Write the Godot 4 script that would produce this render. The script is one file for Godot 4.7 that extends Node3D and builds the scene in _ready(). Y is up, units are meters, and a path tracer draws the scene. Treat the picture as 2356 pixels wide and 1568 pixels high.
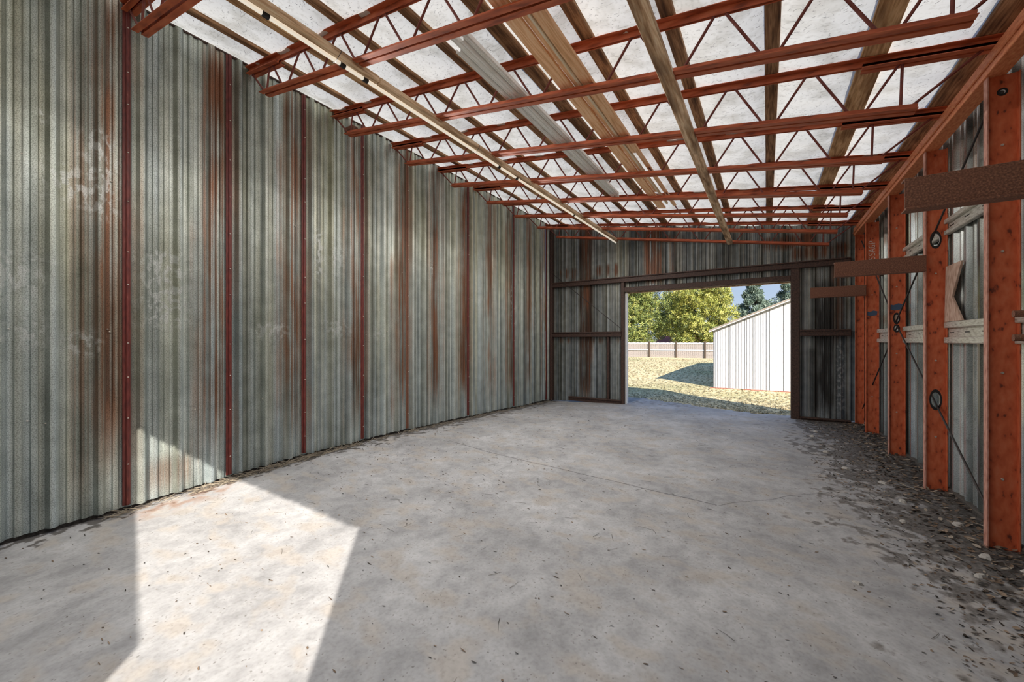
extends Node3D
# Inside of an old metal lean-to shed. World: x to the right along the far wall, y up, the room runs towards -z.
# P(x, h, d) is a point d metres down the room from the camera.

const WALL_L := -4.46      # face of the left wall
const WALL_R := 1.42       # face of the right wall
const FAR := 8.70          # face of the far wall
const FRONT := -1.0        # face of the front wall, behind the camera
const EYE := 1.45

var rng := RandomNumberGenerator.new()
var M := {}
var joist_d := []


func P(x: float, h: float, d: float) -> Vector3:
	return Vector3(x, h, -d)


# ---------- small mesh helpers ----------
func mb() -> SurfaceTool:
	var s := SurfaceTool.new()
	s.begin(Mesh.PRIMITIVE_TRIANGLES)
	return s


func tri(s: SurfaceTool, a: Vector3, b: Vector3, c: Vector3, n: Vector3) -> void:
	if (b - a).cross(c - a).dot(n) > 0.0:
		var t := b
		b = c
		c = t
	for v in [a, b, c]:
		s.set_normal(n)
		s.add_vertex(v)


func quad(s: SurfaceTool, a: Vector3, b: Vector3, c: Vector3, d: Vector3, n := Vector3.ZERO) -> void:
	if n == Vector3.ZERO:
		n = -(b - a).cross(d - a).normalized()
	tri(s, a, b, c, n)
	tri(s, a, c, d, n)


func box(s: SurfaceTool, c: Vector3, size: Vector3, basis := Basis.IDENTITY, bevel := 0.0) -> void:
	var h := size / 2.0
	var e := minf(bevel, minf(h.x, minf(h.y, h.z)) * 0.8)
	for ax in 3:
		for sg in [-1.0, 1.0]:
			var n := Vector3.ZERO
			n[ax] = sg
			var u := (ax + 1) % 3
			var w := (ax + 2) % 3
			var q := []
			for k in [[-1, -1], [1, -1], [1, 1], [-1, 1]]:
				var p := Vector3.ZERO
				p[ax] = sg * h[ax]
				p[u] = k[0] * (h[u] - e)
				p[w] = k[1] * (h[w] - e)
				q.append(c + basis * p)
			quad(s, q[0], q[1], q[2], q[3], (basis * n).normalized())
	if e <= 0.0:
		return
	for ax in 3:
		var u := (ax + 1) % 3
		var w := (ax + 2) % 3
		for su in [-1.0, 1.0]:
			for sw in [-1.0, 1.0]:
				var q := []
				for k in [[-1, 0], [1, 0], [1, 1], [-1, 1]]:
					var p := Vector3.ZERO
					p[ax] = k[0] * (h[ax] - e)
					p[u] = su * (h[u] - (e if k[1] == 1 else 0.0))
					p[w] = sw * (h[w] - (0.0 if k[1] == 1 else e))
					q.append(c + basis * p)
				var n := Vector3.ZERO
				n[u] = su
				n[w] = sw
				quad(s, q[0], q[1], q[2], q[3], (basis * n).normalized())
	for sx in [-1.0, 1.0]:
		for sy in [-1.0, 1.0]:
			for sz in [-1.0, 1.0]:
				var g := Vector3(sx, sy, sz)
				tri(s, c + basis * (g * Vector3(h.x, h.y - e, h.z - e)), c + basis * (g * Vector3(h.x - e, h.y, h.z - e)), c + basis * (g * Vector3(h.x - e, h.y - e, h.z)), (basis * g).normalized())


# a bar of rectangular section from a to b; up gives the direction of its height
func bar(s: SurfaceTool, a: Vector3, b: Vector3, wide: float, high: float, up := Vector3.UP, bevel := 0.0) -> void:
	var z := (b - a).normalized()
	var x := up.cross(z).normalized()
	var y := z.cross(x)
	box(s, (a + b) / 2.0, Vector3(wide, high, a.distance_to(b)), Basis(x, y, z), bevel)


func tube(s: SurfaceTool, a: Vector3, b: Vector3, r: float, r2 := -1.0, sides := 8, caps := true) -> void:
	if r2 < 0.0:
		r2 = r
	var z := (b - a).normalized()
	var x := (Vector3.UP if absf(z.y) < 0.9 else Vector3.RIGHT).cross(z).normalized()
	var y := z.cross(x)
	for i in sides:
		var n0 := x * cos(TAU * i / sides) + y * sin(TAU * i / sides)
		var n1 := x * cos(TAU * (i + 1) / sides) + y * sin(TAU * (i + 1) / sides)
		var q := [[a + n0 * r, n0], [a + n1 * r, n1], [b + n1 * r2, n1], [b + n0 * r2, n0]]
		for k in [0, 2, 1, 0, 3, 2]:
			s.set_normal(q[k][1])
			s.add_vertex(q[k][0])
		if caps:
			tri(s, a, a + n0 * r, a + n1 * r, -z)
			tri(s, b, b + n0 * r2, b + n1 * r2, z)


# a flat plate: outline pts (in order), thickness along n
func plate(s: SurfaceTool, pts: PackedVector3Array, n: Vector3, thick: float) -> void:
	var ax := n.abs().max_axis_index()
	var flat := PackedVector2Array()
	for p in pts:
		flat.append(Vector2(p[(ax + 1) % 3], p[(ax + 2) % 3]))
	var idx := Geometry2D.triangulate_polygon(flat)
	var off := n * thick
	var mid := Vector3.ZERO
	for p in pts:
		mid += p / pts.size()
	for i in range(0, idx.size(), 3):
		tri(s, pts[idx[i]] + off, pts[idx[i + 1]] + off, pts[idx[i + 2]] + off, n)
		tri(s, pts[idx[i]], pts[idx[i + 1]], pts[idx[i + 2]], -n)
	var cw := Geometry2D.is_polygon_clockwise(flat)
	for i in pts.size():
		var a := pts[i]
		var b := pts[(i + 1) % pts.size()]
		var out := (b - a).cross(n).normalized() * (-1.0 if cw else 1.0)
		quad(s, a, b, b + off, a + off, out)


func part(called: String, s: SurfaceTool, m: Material, parent: Node, at := Vector3.ZERO) -> MeshInstance3D:
	return put(called, s.commit(), m, parent, at)


func put(called: String, mesh: Mesh, m: Material, parent: Node, at := Vector3.ZERO) -> MeshInstance3D:
	var o := MeshInstance3D.new()
	o.name = called
	o.mesh = mesh
	o.material_override = m
	o.position = at
	parent.add_child(o, true)
	return o


var taken := {}


func numbered(called: String) -> String:
	var n: int = taken.get(called, 0)
	taken[called] = n + 1
	return called if n == 0 else "%s_%03d" % [called, n]


func tag(o: Node, label: String, category: String, group := "", kind := "") -> void:
	o.set_meta("label", label)
	o.set_meta("category", category)
	if group:
		o.set_meta("group", group)
	if kind:
		o.set_meta("kind", kind)


func thing(called: String, label: String, category: String, at := Vector3.ZERO, group := "", kind := "") -> Node3D:
	var o := Node3D.new()
	o.name = numbered(called)
	o.position = at
	add_child(o)
	tag(o, label, category, group, kind)
	return o


func copy(o: Node3D, at: Vector3, label: String) -> Node3D:
	var c: Node3D = o.duplicate()
	c.name = numbered(str(o.name))
	add_child(c)
	c.position = at
	c.set_meta("label", label)
	return c


func scatter(called: String, mesh: Mesh, m: Material, where: Array, colors: Array, parent: Node) -> MultiMeshInstance3D:
	var mm := MultiMesh.new()
	mm.transform_format = MultiMesh.TRANSFORM_3D
	mm.use_colors = colors.size() > 0
	mm.mesh = mesh
	mm.instance_count = where.size()
	for i in where.size():
		mm.set_instance_transform(i, where[i])
		if colors.size():
			mm.set_instance_color(i, colors[i])
	var o := MultiMeshInstance3D.new()
	o.name = called
	o.multimesh = mm
	o.material_override = m
	parent.add_child(o, true)
	o.set_meta("kind", "stuff")
	return o


# ---------- materials ----------
func noise(freq: float, sd: int, octaves := 4, kind := FastNoiseLite.TYPE_SIMPLEX_SMOOTH) -> FastNoiseLite:
	var n := FastNoiseLite.new()
	n.noise_type = kind
	n.seed = sd
	n.frequency = freq
	n.fractal_octaves = octaves
	return n


func noise_tex(freq: float, sd: int, ramp: Array, size := 512, octaves := 4) -> NoiseTexture2D:
	var t := NoiseTexture2D.new()
	t.width = size
	t.height = size
	t.seamless = true
	t.noise = noise(freq, sd, octaves)
	if ramp.size():
		var g := Gradient.new()
		g.offsets = PackedFloat32Array()
		g.colors = PackedColorArray()
		var off := PackedFloat32Array()
		var col := PackedColorArray()
		for r in ramp:
			off.append(r[0])
			col.append(r[1])
		g.offsets = off
		g.colors = col
		t.color_ramp = g
	return t


func rgb8(r: int, g: int, b: int) -> Color:
	return Color8(r, g, b)


func plain(c: Color, rough := 0.7, metal := 0.0) -> StandardMaterial3D:
	var m := StandardMaterial3D.new()
	m.albedo_color = c
	m.roughness = rough
	m.metallic = metal
	return m


func grained(tex: Texture2D, scale: Vector3, rough := 0.7, metal := 0.0, tint := Color.WHITE) -> StandardMaterial3D:
	var m := plain(tint, rough, metal)
	m.albedo_texture = tex
	m.uv1_triplanar = true
	m.uv1_world_triplanar = true
	m.uv1_scale = scale
	return m


func image_tex(w: int, h: int, bytes: PackedByteArray) -> ImageTexture:
	return ImageTexture.create_from_image(Image.create_from_data(w, h, false, Image.FORMAT_RGB8, bytes))


func field(w: int, h: int, freq: float, sd: int, stretch := 1.0, octaves := 4) -> PackedByteArray:
	# a noise picture as bytes; stretch > 1 draws it out along the height
	var n := noise(freq, sd, octaves)
	var im := n.get_image(w, maxi(8, int(h / stretch)), false, false, true)
	im.resize(w, h, Image.INTERPOLATE_CUBIC)
	im.convert(Image.FORMAT_L8)
	return im.get_data()


# galvanised sheet with rust: sx, sy size in metres; stains: [x, y_from, y_to, half width, strength, "rust"/"dark"/"white"]
func sheet_image(w: int, h: int, sx: float, sy: float, base: Vector3, streak: float, stains: Array, sd: int, bands := []) -> ImageTexture:
	var f1 := field(w, h, 0.010, sd, 6.0)
	var f2 := field(w, h, 0.05, sd + 1, 9.0)
	var f3 := field(w, h, 0.03, sd + 2, 1.0, 5)
	var f5 := field(w, h, 0.11, sd + 6, 1.6, 4)
	var cols := noise(0.09, sd + 3, 3)
	var cols3 := noise(0.33, sd + 5, 2)
	var cs3 := PackedFloat32Array()
	for x in w:
		cs3.append(cols3.get_noise_1d(x))
	var cols2 := noise(0.02, sd + 4, 3)
	var out := PackedByteArray()
	out.resize(w * h * 3)
	var rust := PackedFloat32Array()
	rust.resize(w * h)
	var dark := PackedFloat32Array()
	dark.resize(w * h)
	var white := PackedFloat32Array()
	white.resize(w * h)
	for st in stains:
		var x0 := clampi(int((st[0] - st[3] * 1.6) / sx * w), 0, w - 1)
		var x1 := clampi(int((st[0] + st[3] * 1.6) / sx * w), 0, w - 1)
		var y0 := clampi(int((sy - st[2]) / sy * h), 0, h - 1)
		var y1 := clampi(int((sy - st[1]) / sy * h), 0, h - 1)
		var into: int = ["rust", "dark", "white"].find(st[5])
		for y in range(y0, y1):
			var tv := (float(y) + 0.5 - y0) / (y1 - y0)
			var fade := smoothstep(0.0, 0.12, tv) * (1.0 - smoothstep(0.8, 1.0, tv)) if st[2] - st[1] > 0.6 else smoothstep(0.0, 0.4, tv) * (1.0 - smoothstep(0.5, 1.0, tv))
			for x in range(x0, x1):
				var k := y * w + x
				var dx := absf((float(x) / w * sx - st[0]) / st[3])
				var fine := cs3[x]
				var wob := (f1[k] * 0.8 + f2[k] * 0.7 - 192.0) / 128.0
				var a: float = st[4] * fade * clampf((1.25 - dx) * 1.1, 0.0, 1.0)
				if into == 2:
					a *= smoothstep(0.0, 0.5, (f5[k] - 138) / 60.0 + 0.35 - dx * 0.4)
				else:
					a *= clampf(0.6 + fine * 1.2 + wob * 0.9, 0.0, 1.2)
				if into == 0:
					rust[k] = maxf(rust[k], a)
				elif into == 1:
					dark[k] = maxf(dark[k], a)
				else:
					white[k] = maxf(white[k], a)
	var cs := PackedFloat32Array()
	for x in w:
		cs.append(cols.get_noise_1d(x) * streak + cols2.get_noise_1d(x) * streak * 0.8 + cs3[x] * streak * 0.3)
	for y in h:
		var up := 1.0 - float(y) / h
		for x in w:
			var k := y * w + x
			var v := cs[x] + (f2[k] - 128) * 0.16 + (f3[k] - 128) * 0.12
			var olive := clampf((f1[k] - 118) / 70.0, 0.0, 1.0)
			var c := base + Vector3(v, v, v) + Vector3(4, 1, -9) * olive * (0.3 + 0.7 * up) + Vector3(-3, 1, 7) * clampf(0.6 - up, 0.0, 0.6) * 1.6 + Vector3(9, 2, -9) * cols2.get_noise_1d(x * 3.1 + 700.0)
			var r := minf(rust[k], 0.93)
			var rc := Vector3(102, 64, 44) + Vector3(40, 22, 12) * ((f2[k] - 128) / 128.0 + cs3[x] * 0.5)
			c = c.lerp(rc, r)
			c = c.lerp(Vector3(38, 36, 34), minf(dark[k], 1.0) * 0.85)
			c = c.lerp(Vector3(214, 216, 214), white[k] * 0.8)
			out[k * 3] = clampi(int(c.x), 0, 255)
			out[k * 3 + 1] = clampi(int(c.y), 0, 255)
			out[k * 3 + 2] = clampi(int(c.z), 0, 255)
	return image_tex(w, h, out)


func materials() -> void:
	var wood := func(dark: Color, mid: Color, light: Color, sd: int) -> Texture2D:
		return noise_tex(0.012, sd, [[0.0, dark], [0.42, mid], [0.62, light], [0.8, mid], [1.0, dark]], 512, 5)
	var along := Vector3(5.0, 5.0, 0.35)
	var blotch := noise_tex(0.012, 77, [[0.0, Color(0.5, 0.44, 0.4)], [0.35, Color(0.8, 0.76, 0.72)], [0.62, Color(1, 1, 1)], [1.0, Color(1, 1, 1)]], 512, 5)
	M.purlin = grained(wood.call(rgb8(84, 60, 42), rgb8(150, 112, 80), rgb8(190, 150, 112), 3), along, 0.85)
	M.purlin_pale = grained(wood.call(rgb8(150, 110, 72), rgb8(208, 164, 116), rgb8(232, 196, 150), 5), along, 0.85)
	M.board = grained(wood.call(rgb8(176, 136, 98), rgb8(236, 198, 158), rgb8(250, 224, 190), 8), along, 0.8)
	M.plank = grained(wood.call(rgb8(206, 146, 98), rgb8(244, 188, 138), rgb8(252, 210, 168), 12), along, 0.75)
	M.plank_cream = grained(wood.call(rgb8(196, 168, 130), rgb8(226, 204, 170), rgb8(238, 222, 196), 14), along, 0.75)
	M.ply = grained(noise_tex(0.02, 21, [[0.0, rgb8(150, 116, 96)], [0.5, rgb8(186, 156, 138)], [1.0, rgb8(204, 178, 160)]]), Vector3(2, 0.8, 2), 0.85)
	for k in ["purlin", "purlin_pale", "board"]:
		M[k].detail_enabled = true
		M[k].detail_blend_mode = BaseMaterial3D.BLEND_MODE_MUL
		M[k].detail_uv_layer = BaseMaterial3D.DETAIL_UV_2
		M[k].detail_albedo = blotch
		M[k].uv2_triplanar = true
		M[k].uv2_world_triplanar = true
		M[k].uv2_scale = Vector3(1.2, 1.2, 0.22)
	var primer := [[0.0, rgb8(112, 52, 32)], [0.3, rgb8(170, 82, 48)], [0.6, rgb8(192, 98, 60)], [1.0, rgb8(206, 120, 82)]]
	M.joist = grained(noise_tex(0.01, 31, primer), Vector3(0.7, 3.0, 3.0), 0.55, 0.1)
	M.rod = grained(noise_tex(0.02, 33, [[0.0, rgb8(92, 42, 36)], [1.0, rgb8(150, 76, 62)]]), Vector3(3, 3, 3), 0.6, 0.1)
	M.post = grained(noise_tex(0.03, 35, [[0.0, rgb8(70, 34, 24)], [0.17, rgb8(128, 58, 36)], [0.25, rgb8(190, 88, 50)], [0.6, rgb8(206, 104, 64)], [1.0, rgb8(212, 120, 82)]], 512, 6), Vector3(1.1, 0.5, 1.1), 0.6, 0.05)
	M.post_pale = grained(noise_tex(0.03, 36, [[0.0, rgb8(150, 92, 76)], [0.5, rgb8(196, 140, 122)], [1.0, rgb8(212, 164, 148)]]), Vector3(2, 0.8, 2), 0.6, 0.05)
	M.beam = grained(noise_tex(0.03, 37, [[0.0, rgb8(130, 60, 34)], [0.18, rgb8(206, 116, 72)], [0.6, rgb8(222, 138, 94)], [1.0, rgb8(234, 172, 116)]], 512, 5), Vector3(3, 3, 1.0), 0.6, 0.05)
	M.arm = grained(noise_tex(0.09, 39, [[0.0, rgb8(84, 54, 42)], [0.5, rgb8(124, 82, 64)], [0.72, rgb8(144, 98, 74)], [1.0, rgb8(190, 146, 110)]], 512, 5), Vector3(2, 2, 2), 0.7, 0.1)
	M.frame = grained(noise_tex(0.03, 41, [[0.0, rgb8(44, 32, 28)], [0.5, rgb8(72, 52, 44)], [1.0, rgb8(100, 70, 58)]]), Vector3(2, 2, 2), 0.6, 0.1)
	M.seam = grained(noise_tex(0.03, 43, [[0.0, rgb8(70, 26, 22)], [0.5, rgb8(100, 38, 32)], [0.85, rgb8(112, 50, 42)], [1.0, rgb8(150, 110, 104)]], 512, 5), Vector3(3, 0.6, 3), 0.55)
	M.white_metal = grained(noise_tex(0.02, 45, [[0.0, rgb8(222, 218, 208)], [0.4, rgb8(246, 244, 238)], [1.0, rgb8(252, 251, 248)]]), Vector3(4, 4, 0.5), 0.45)
	M.pipe = plain(rgb8(236, 226, 208), 0.4)
	M.pipe.emission_enabled = true
	M.pipe.emission = rgb8(255, 246, 228)
	M.pipe.emission_energy_multiplier = 0.55  # glow added to the pipe to go with the area lights
	M.black = plain(rgb8(30, 28, 27), 0.5)
	M.rod_dark = plain(rgb8(58, 52, 50), 0.5, 0.4)
	M.bolt = plain(rgb8(206, 196, 184), 0.4, 0.5)
	M.girt = grained(noise_tex(0.03, 47, [[0.0, rgb8(120, 112, 100)], [0.35, rgb8(190, 188, 178)], [1.0, rgb8(226, 226, 218)]], 512, 5), Vector3(2, 4, 0.8), 0.4, 0.35)
	M.girt_slot = plain(rgb8(40, 38, 36), 0.8)
	M.dark_base = grained(noise_tex(0.03, 49, [[0.0, rgb8(52, 48, 44)], [1.0, rgb8(96, 90, 84)]]), Vector3(3, 3, 3), 0.9)
	M.blue = plain(rgb8(70, 88, 112), 0.6)
	M.pale_paint = plain(rgb8(222, 200, 186), 0.6)
	M.leaf = plain(Color.WHITE, 0.8)
	M.leaf.vertex_color_use_as_albedo = true
	M.leaf_green = plain(Color.WHITE, 0.6)
	M.leaf_green.vertex_color_use_as_albedo = true
	M.leaf_green.backlight_enabled = true
	M.leaf_green.backlight = Color(0.35, 0.35, 0.2)
	M.bark = grained(noise_tex(0.03, 51, [[0.0, rgb8(60, 48, 38)], [1.0, rgb8(120, 100, 82)]]), Vector3(2, 0.6, 2), 0.9)
	M.fence = grained(noise_tex(0.03, 53, [[0.0, rgb8(120, 110, 106)], [0.5, rgb8(158, 150, 146)], [1.0, rgb8(182, 176, 172)]]), Vector3(3, 0.5, 3), 0.9)
	M.fence_post = plain(rgb8(84, 72, 62), 0.9)
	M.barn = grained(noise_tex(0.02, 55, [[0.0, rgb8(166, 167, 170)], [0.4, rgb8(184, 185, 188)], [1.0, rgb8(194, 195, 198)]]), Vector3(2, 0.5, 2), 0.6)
	M.barn_gap = plain(rgb8(58, 58, 60), 0.8)
	M.barn_roof = grained(noise_tex(0.03, 57, [[0.0, rgb8(130, 116, 100)], [1.0, rgb8(190, 180, 168)]]), Vector3(2, 2, 2), 0.6, 0.2)
	M.red_roof = plain(rgb8(150, 84, 70), 0.8)
	M.sack = grained(noise_tex(0.05, 59, [[0.0, rgb8(150, 136, 116)], [1.0, rgb8(206, 194, 172)]]), Vector3(4, 4, 4), 0.9)
	M.stone = grained(noise_tex(0.05, 61, [[0.0, rgb8(140, 136, 130)], [1.0, rgb8(212, 208, 200)]]), Vector3(8, 8, 8), 0.85)
	M.plank_grey = grained(wood.call(rgb8(90, 82, 74), rgb8(130, 120, 110), rgb8(160, 150, 138), 63), Vector3(4, 0.4, 4), 0.9)
	# galvanised spangle, shared by every wall sheet as a fine second layer
	M.spangle = noise_tex(0.09, 71, [[0.0, Color(0.62, 0.62, 0.6)], [0.45, Color(0.9, 0.9, 0.9)], [0.6, Color(1, 1, 1)], [1.0, Color(1, 1, 1)]], 512, 3)
	M.spangle_bump = noise_tex(0.07, 73, [], 512, 3)


func sheet_material(tex: Texture2D, rough: float, metal: float) -> StandardMaterial3D:
	var m := plain(Color.WHITE, rough, metal)
	m.albedo_texture = tex
	m.detail_enabled = true
	m.detail_blend_mode = BaseMaterial3D.BLEND_MODE_MUL
	m.detail_uv_layer = BaseMaterial3D.DETAIL_UV_2
	m.detail_albedo = M.spangle
	m.uv2_triplanar = true
	m.uv2_world_triplanar = true
	m.uv2_scale = Vector3(2.2, 2.2, 2.2)
	return m


# ---------- heights ----------
func ceil_h(x: float) -> float:
	return 4.27 - 0.146 * (x - WALL_L)


var left_line := [[-1.2, 0.03], [0.3, 0.03], [1.0, 0.045], [1.8, 0.09], [2.6, 0.125], [3.9, 0.125], [5.0, 0.10], [6.0, 0.077], [7.4, 0.03], [8.7, 0.0], [10.5, 0.0]]


func floor_h(x: float, d: float) -> float:
	var l := 0.0
	for i in left_line.size() - 1:
		if d >= left_line[i][0]:
			var t := clampf((d - left_line[i][0]) / (left_line[i + 1][0] - left_line[i][0]), 0.0, 1.0)
			l = lerpf(left_line[i][1], left_line[i + 1][1], t)
	var m := lerpf(0.05, 0.07, clampf(d / 8.7, 0.0, 1.0))
	return lerpf(l, m, smoothstep(0.0, 1.8, x - WALL_L)) + 0.02 * smoothstep(0.8, 1.35, x)


func ground_h(d: float) -> float:
	return lerpf(0.06, -0.05, smoothstep(9.0, 12.5, d)) + 0.12 * smoothstep(14.5, 22.0, d)


func slab_edge(x: float) -> float:
	return lerpf(9.9, 9.0, smoothstep(-2.9, -0.2, x)) + 0.05 * sin(x * 7.0) + 0.03 * sin(x * 17.0)


# ---------- corrugated sheets ----------
# cross-section of one module: [share of the module, how far it stands proud]
const RIB := [[0.0, 0.0], [0.08, 0.040], [0.20, 0.040], [0.30, 0.0], [0.41, 0.0], [0.44, 0.013], [0.56, 0.013], [0.60, 0.0], [0.71, 0.0], [0.74, 0.013], [0.86, 0.013], [0.90, 0.0], [1.0, 0.0]]


# a sheet standing on its base line: from a to b (both at h = 0), out = the way it faces; bottom and top are functions of the share along it
func sheet(a: Vector3, b: Vector3, out: Vector3, module: float, phase: float, bottom: Callable, top: Callable, uv: Callable, deep := 1.0) -> SurfaceTool:
	var s := mb()
	var dir := (b - a).normalized()
	var length := a.distance_to(b)
	var pts := []
	var k := floori(-phase / module) - 1
	while k * module + phase < length:
		for r in RIB.slice(0, RIB.size() - 1):
			var at: float = (k + r[0]) * module + phase
			if at > 0.001 and at < length - 0.001:
				pts.append([at, r[1] * deep])
		k += 1
	pts.push_front([0.0, 0.0])
	pts.append([length, 0.0])
	for side in [0, 1]:
		for i in pts.size() - 1:
			var p0: Vector3 = a + dir * pts[i][0] + out * (pts[i][1] - 0.004 * side)
			var p1: Vector3 = a + dir * pts[i + 1][0] + out * (pts[i + 1][1] - 0.004 * side)
			var n := Vector3.UP.cross(p1 - p0).normalized()
			if n.dot(out) < 0.0:
				n = -n
			if side == 1:
				n = -n
			var t0: float = pts[i][0] / length
			var t1: float = pts[i + 1][0] / length
			var q := [p0 + Vector3.UP * bottom.call(t0), p1 + Vector3.UP * bottom.call(t1), p1 + Vector3.UP * top.call(t1), p0 + Vector3.UP * top.call(t0)]
			var order := [0, 1, 2, 0, 2, 3]
			if (q[1] - q[0]).cross(q[2] - q[0]).dot(n) > 0.0:
				order = [0, 2, 1, 0, 3, 2]
			for j in order:
				s.set_normal(n)
				s.set_uv(uv.call(q[j]))
				s.add_vertex(q[j])
	return s


func _ready() -> void:
	rng.seed = 7
	# ----- camera, sky, sun, exposure -----
	var cam := Camera3D.new()
	cam.name = "camera"
	cam.position = Vector3(0, EYE, 0)
	cam.rotation_degrees = Vector3(0, 32.65, 0)
	cam.fov = rad_to_deg(2.0 * atan(784.0 / 916.0))
	cam.near = 0.05
	cam.far = 400.0
	add_child(cam)
	cam.current = true
	var env := Environment.new()
	var sky_mat := ProceduralSkyMaterial.new()
	sky_mat.sky_top_color = Color(0.50, 0.66, 0.90)
	sky_mat.sky_horizon_color = Color(0.80, 0.86, 0.92)
	sky_mat.sky_curve = 0.2
	sky_mat.ground_bottom_color = Color(0.42, 0.38, 0.3)
	sky_mat.ground_horizon_color = Color(0.66, 0.68, 0.68)
	sky_mat.sun_angle_max = 12.0
	var sky := Sky.new()
	sky.sky_material = sky_mat
	env.background_mode = Environment.BG_SKY
	env.sky = sky
	env.background_energy_multiplier = 1.0
	env.tonemap_mode = Environment.TONE_MAPPER_LINEAR
	env.tonemap_exposure = 1.0
	env.sdfgi_enabled = true
	env.ssao_enabled = true
	env.ssil_enabled = true
	var we := WorldEnvironment.new()
	we.name = "sky"
	we.environment = env
	add_child(we)
	var sun := DirectionalLight3D.new()
	sun.name = "sun"
	add_child(sun)
	sun.look_at_from_position(Vector3.ZERO, Vector3(-1.018, -0.865, -1.0))
	sun.light_color = Color(1.0, 0.965, 0.92)
	sun.light_energy = 3.0
	sun.light_angular_distance = 0.5
	sun.shadow_enabled = true

	# area lights added below the white pipe run to brighten the room
	for side in [[14.0, 14.5, -2.785], [-34.0, 2.6, -2.808]]:
		var added_light := AreaLight3D.new()
		added_light.name = "fill_light"
		added_light.area_size = Vector2(0.03, 8.2)
		added_light.position = P(side[2], EYE + (2.125 if side[0] > 0.0 else 2.14), 3.3)
		added_light.rotation_degrees = Vector3(-90, 0, 0)
		added_light.rotate_z(deg_to_rad(side[0]))
		added_light.light_color = Color(1.0, 0.985, 0.97)
		added_light.light_energy = side[1]
		added_light.light_size = 0.03
		added_light.area_range = 30.0
		added_light.shadow_enabled = true
		add_child(added_light, true)

	materials()
	build_floor()
	build_ceiling()
	build_wall_left()
	build_wall_far()
	build_wall_right()
	build_wall_front()
	build_outside()
	build_joists()
	build_purlins()
	build_loose_timber()
	build_posts()
	build_litter()


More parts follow.
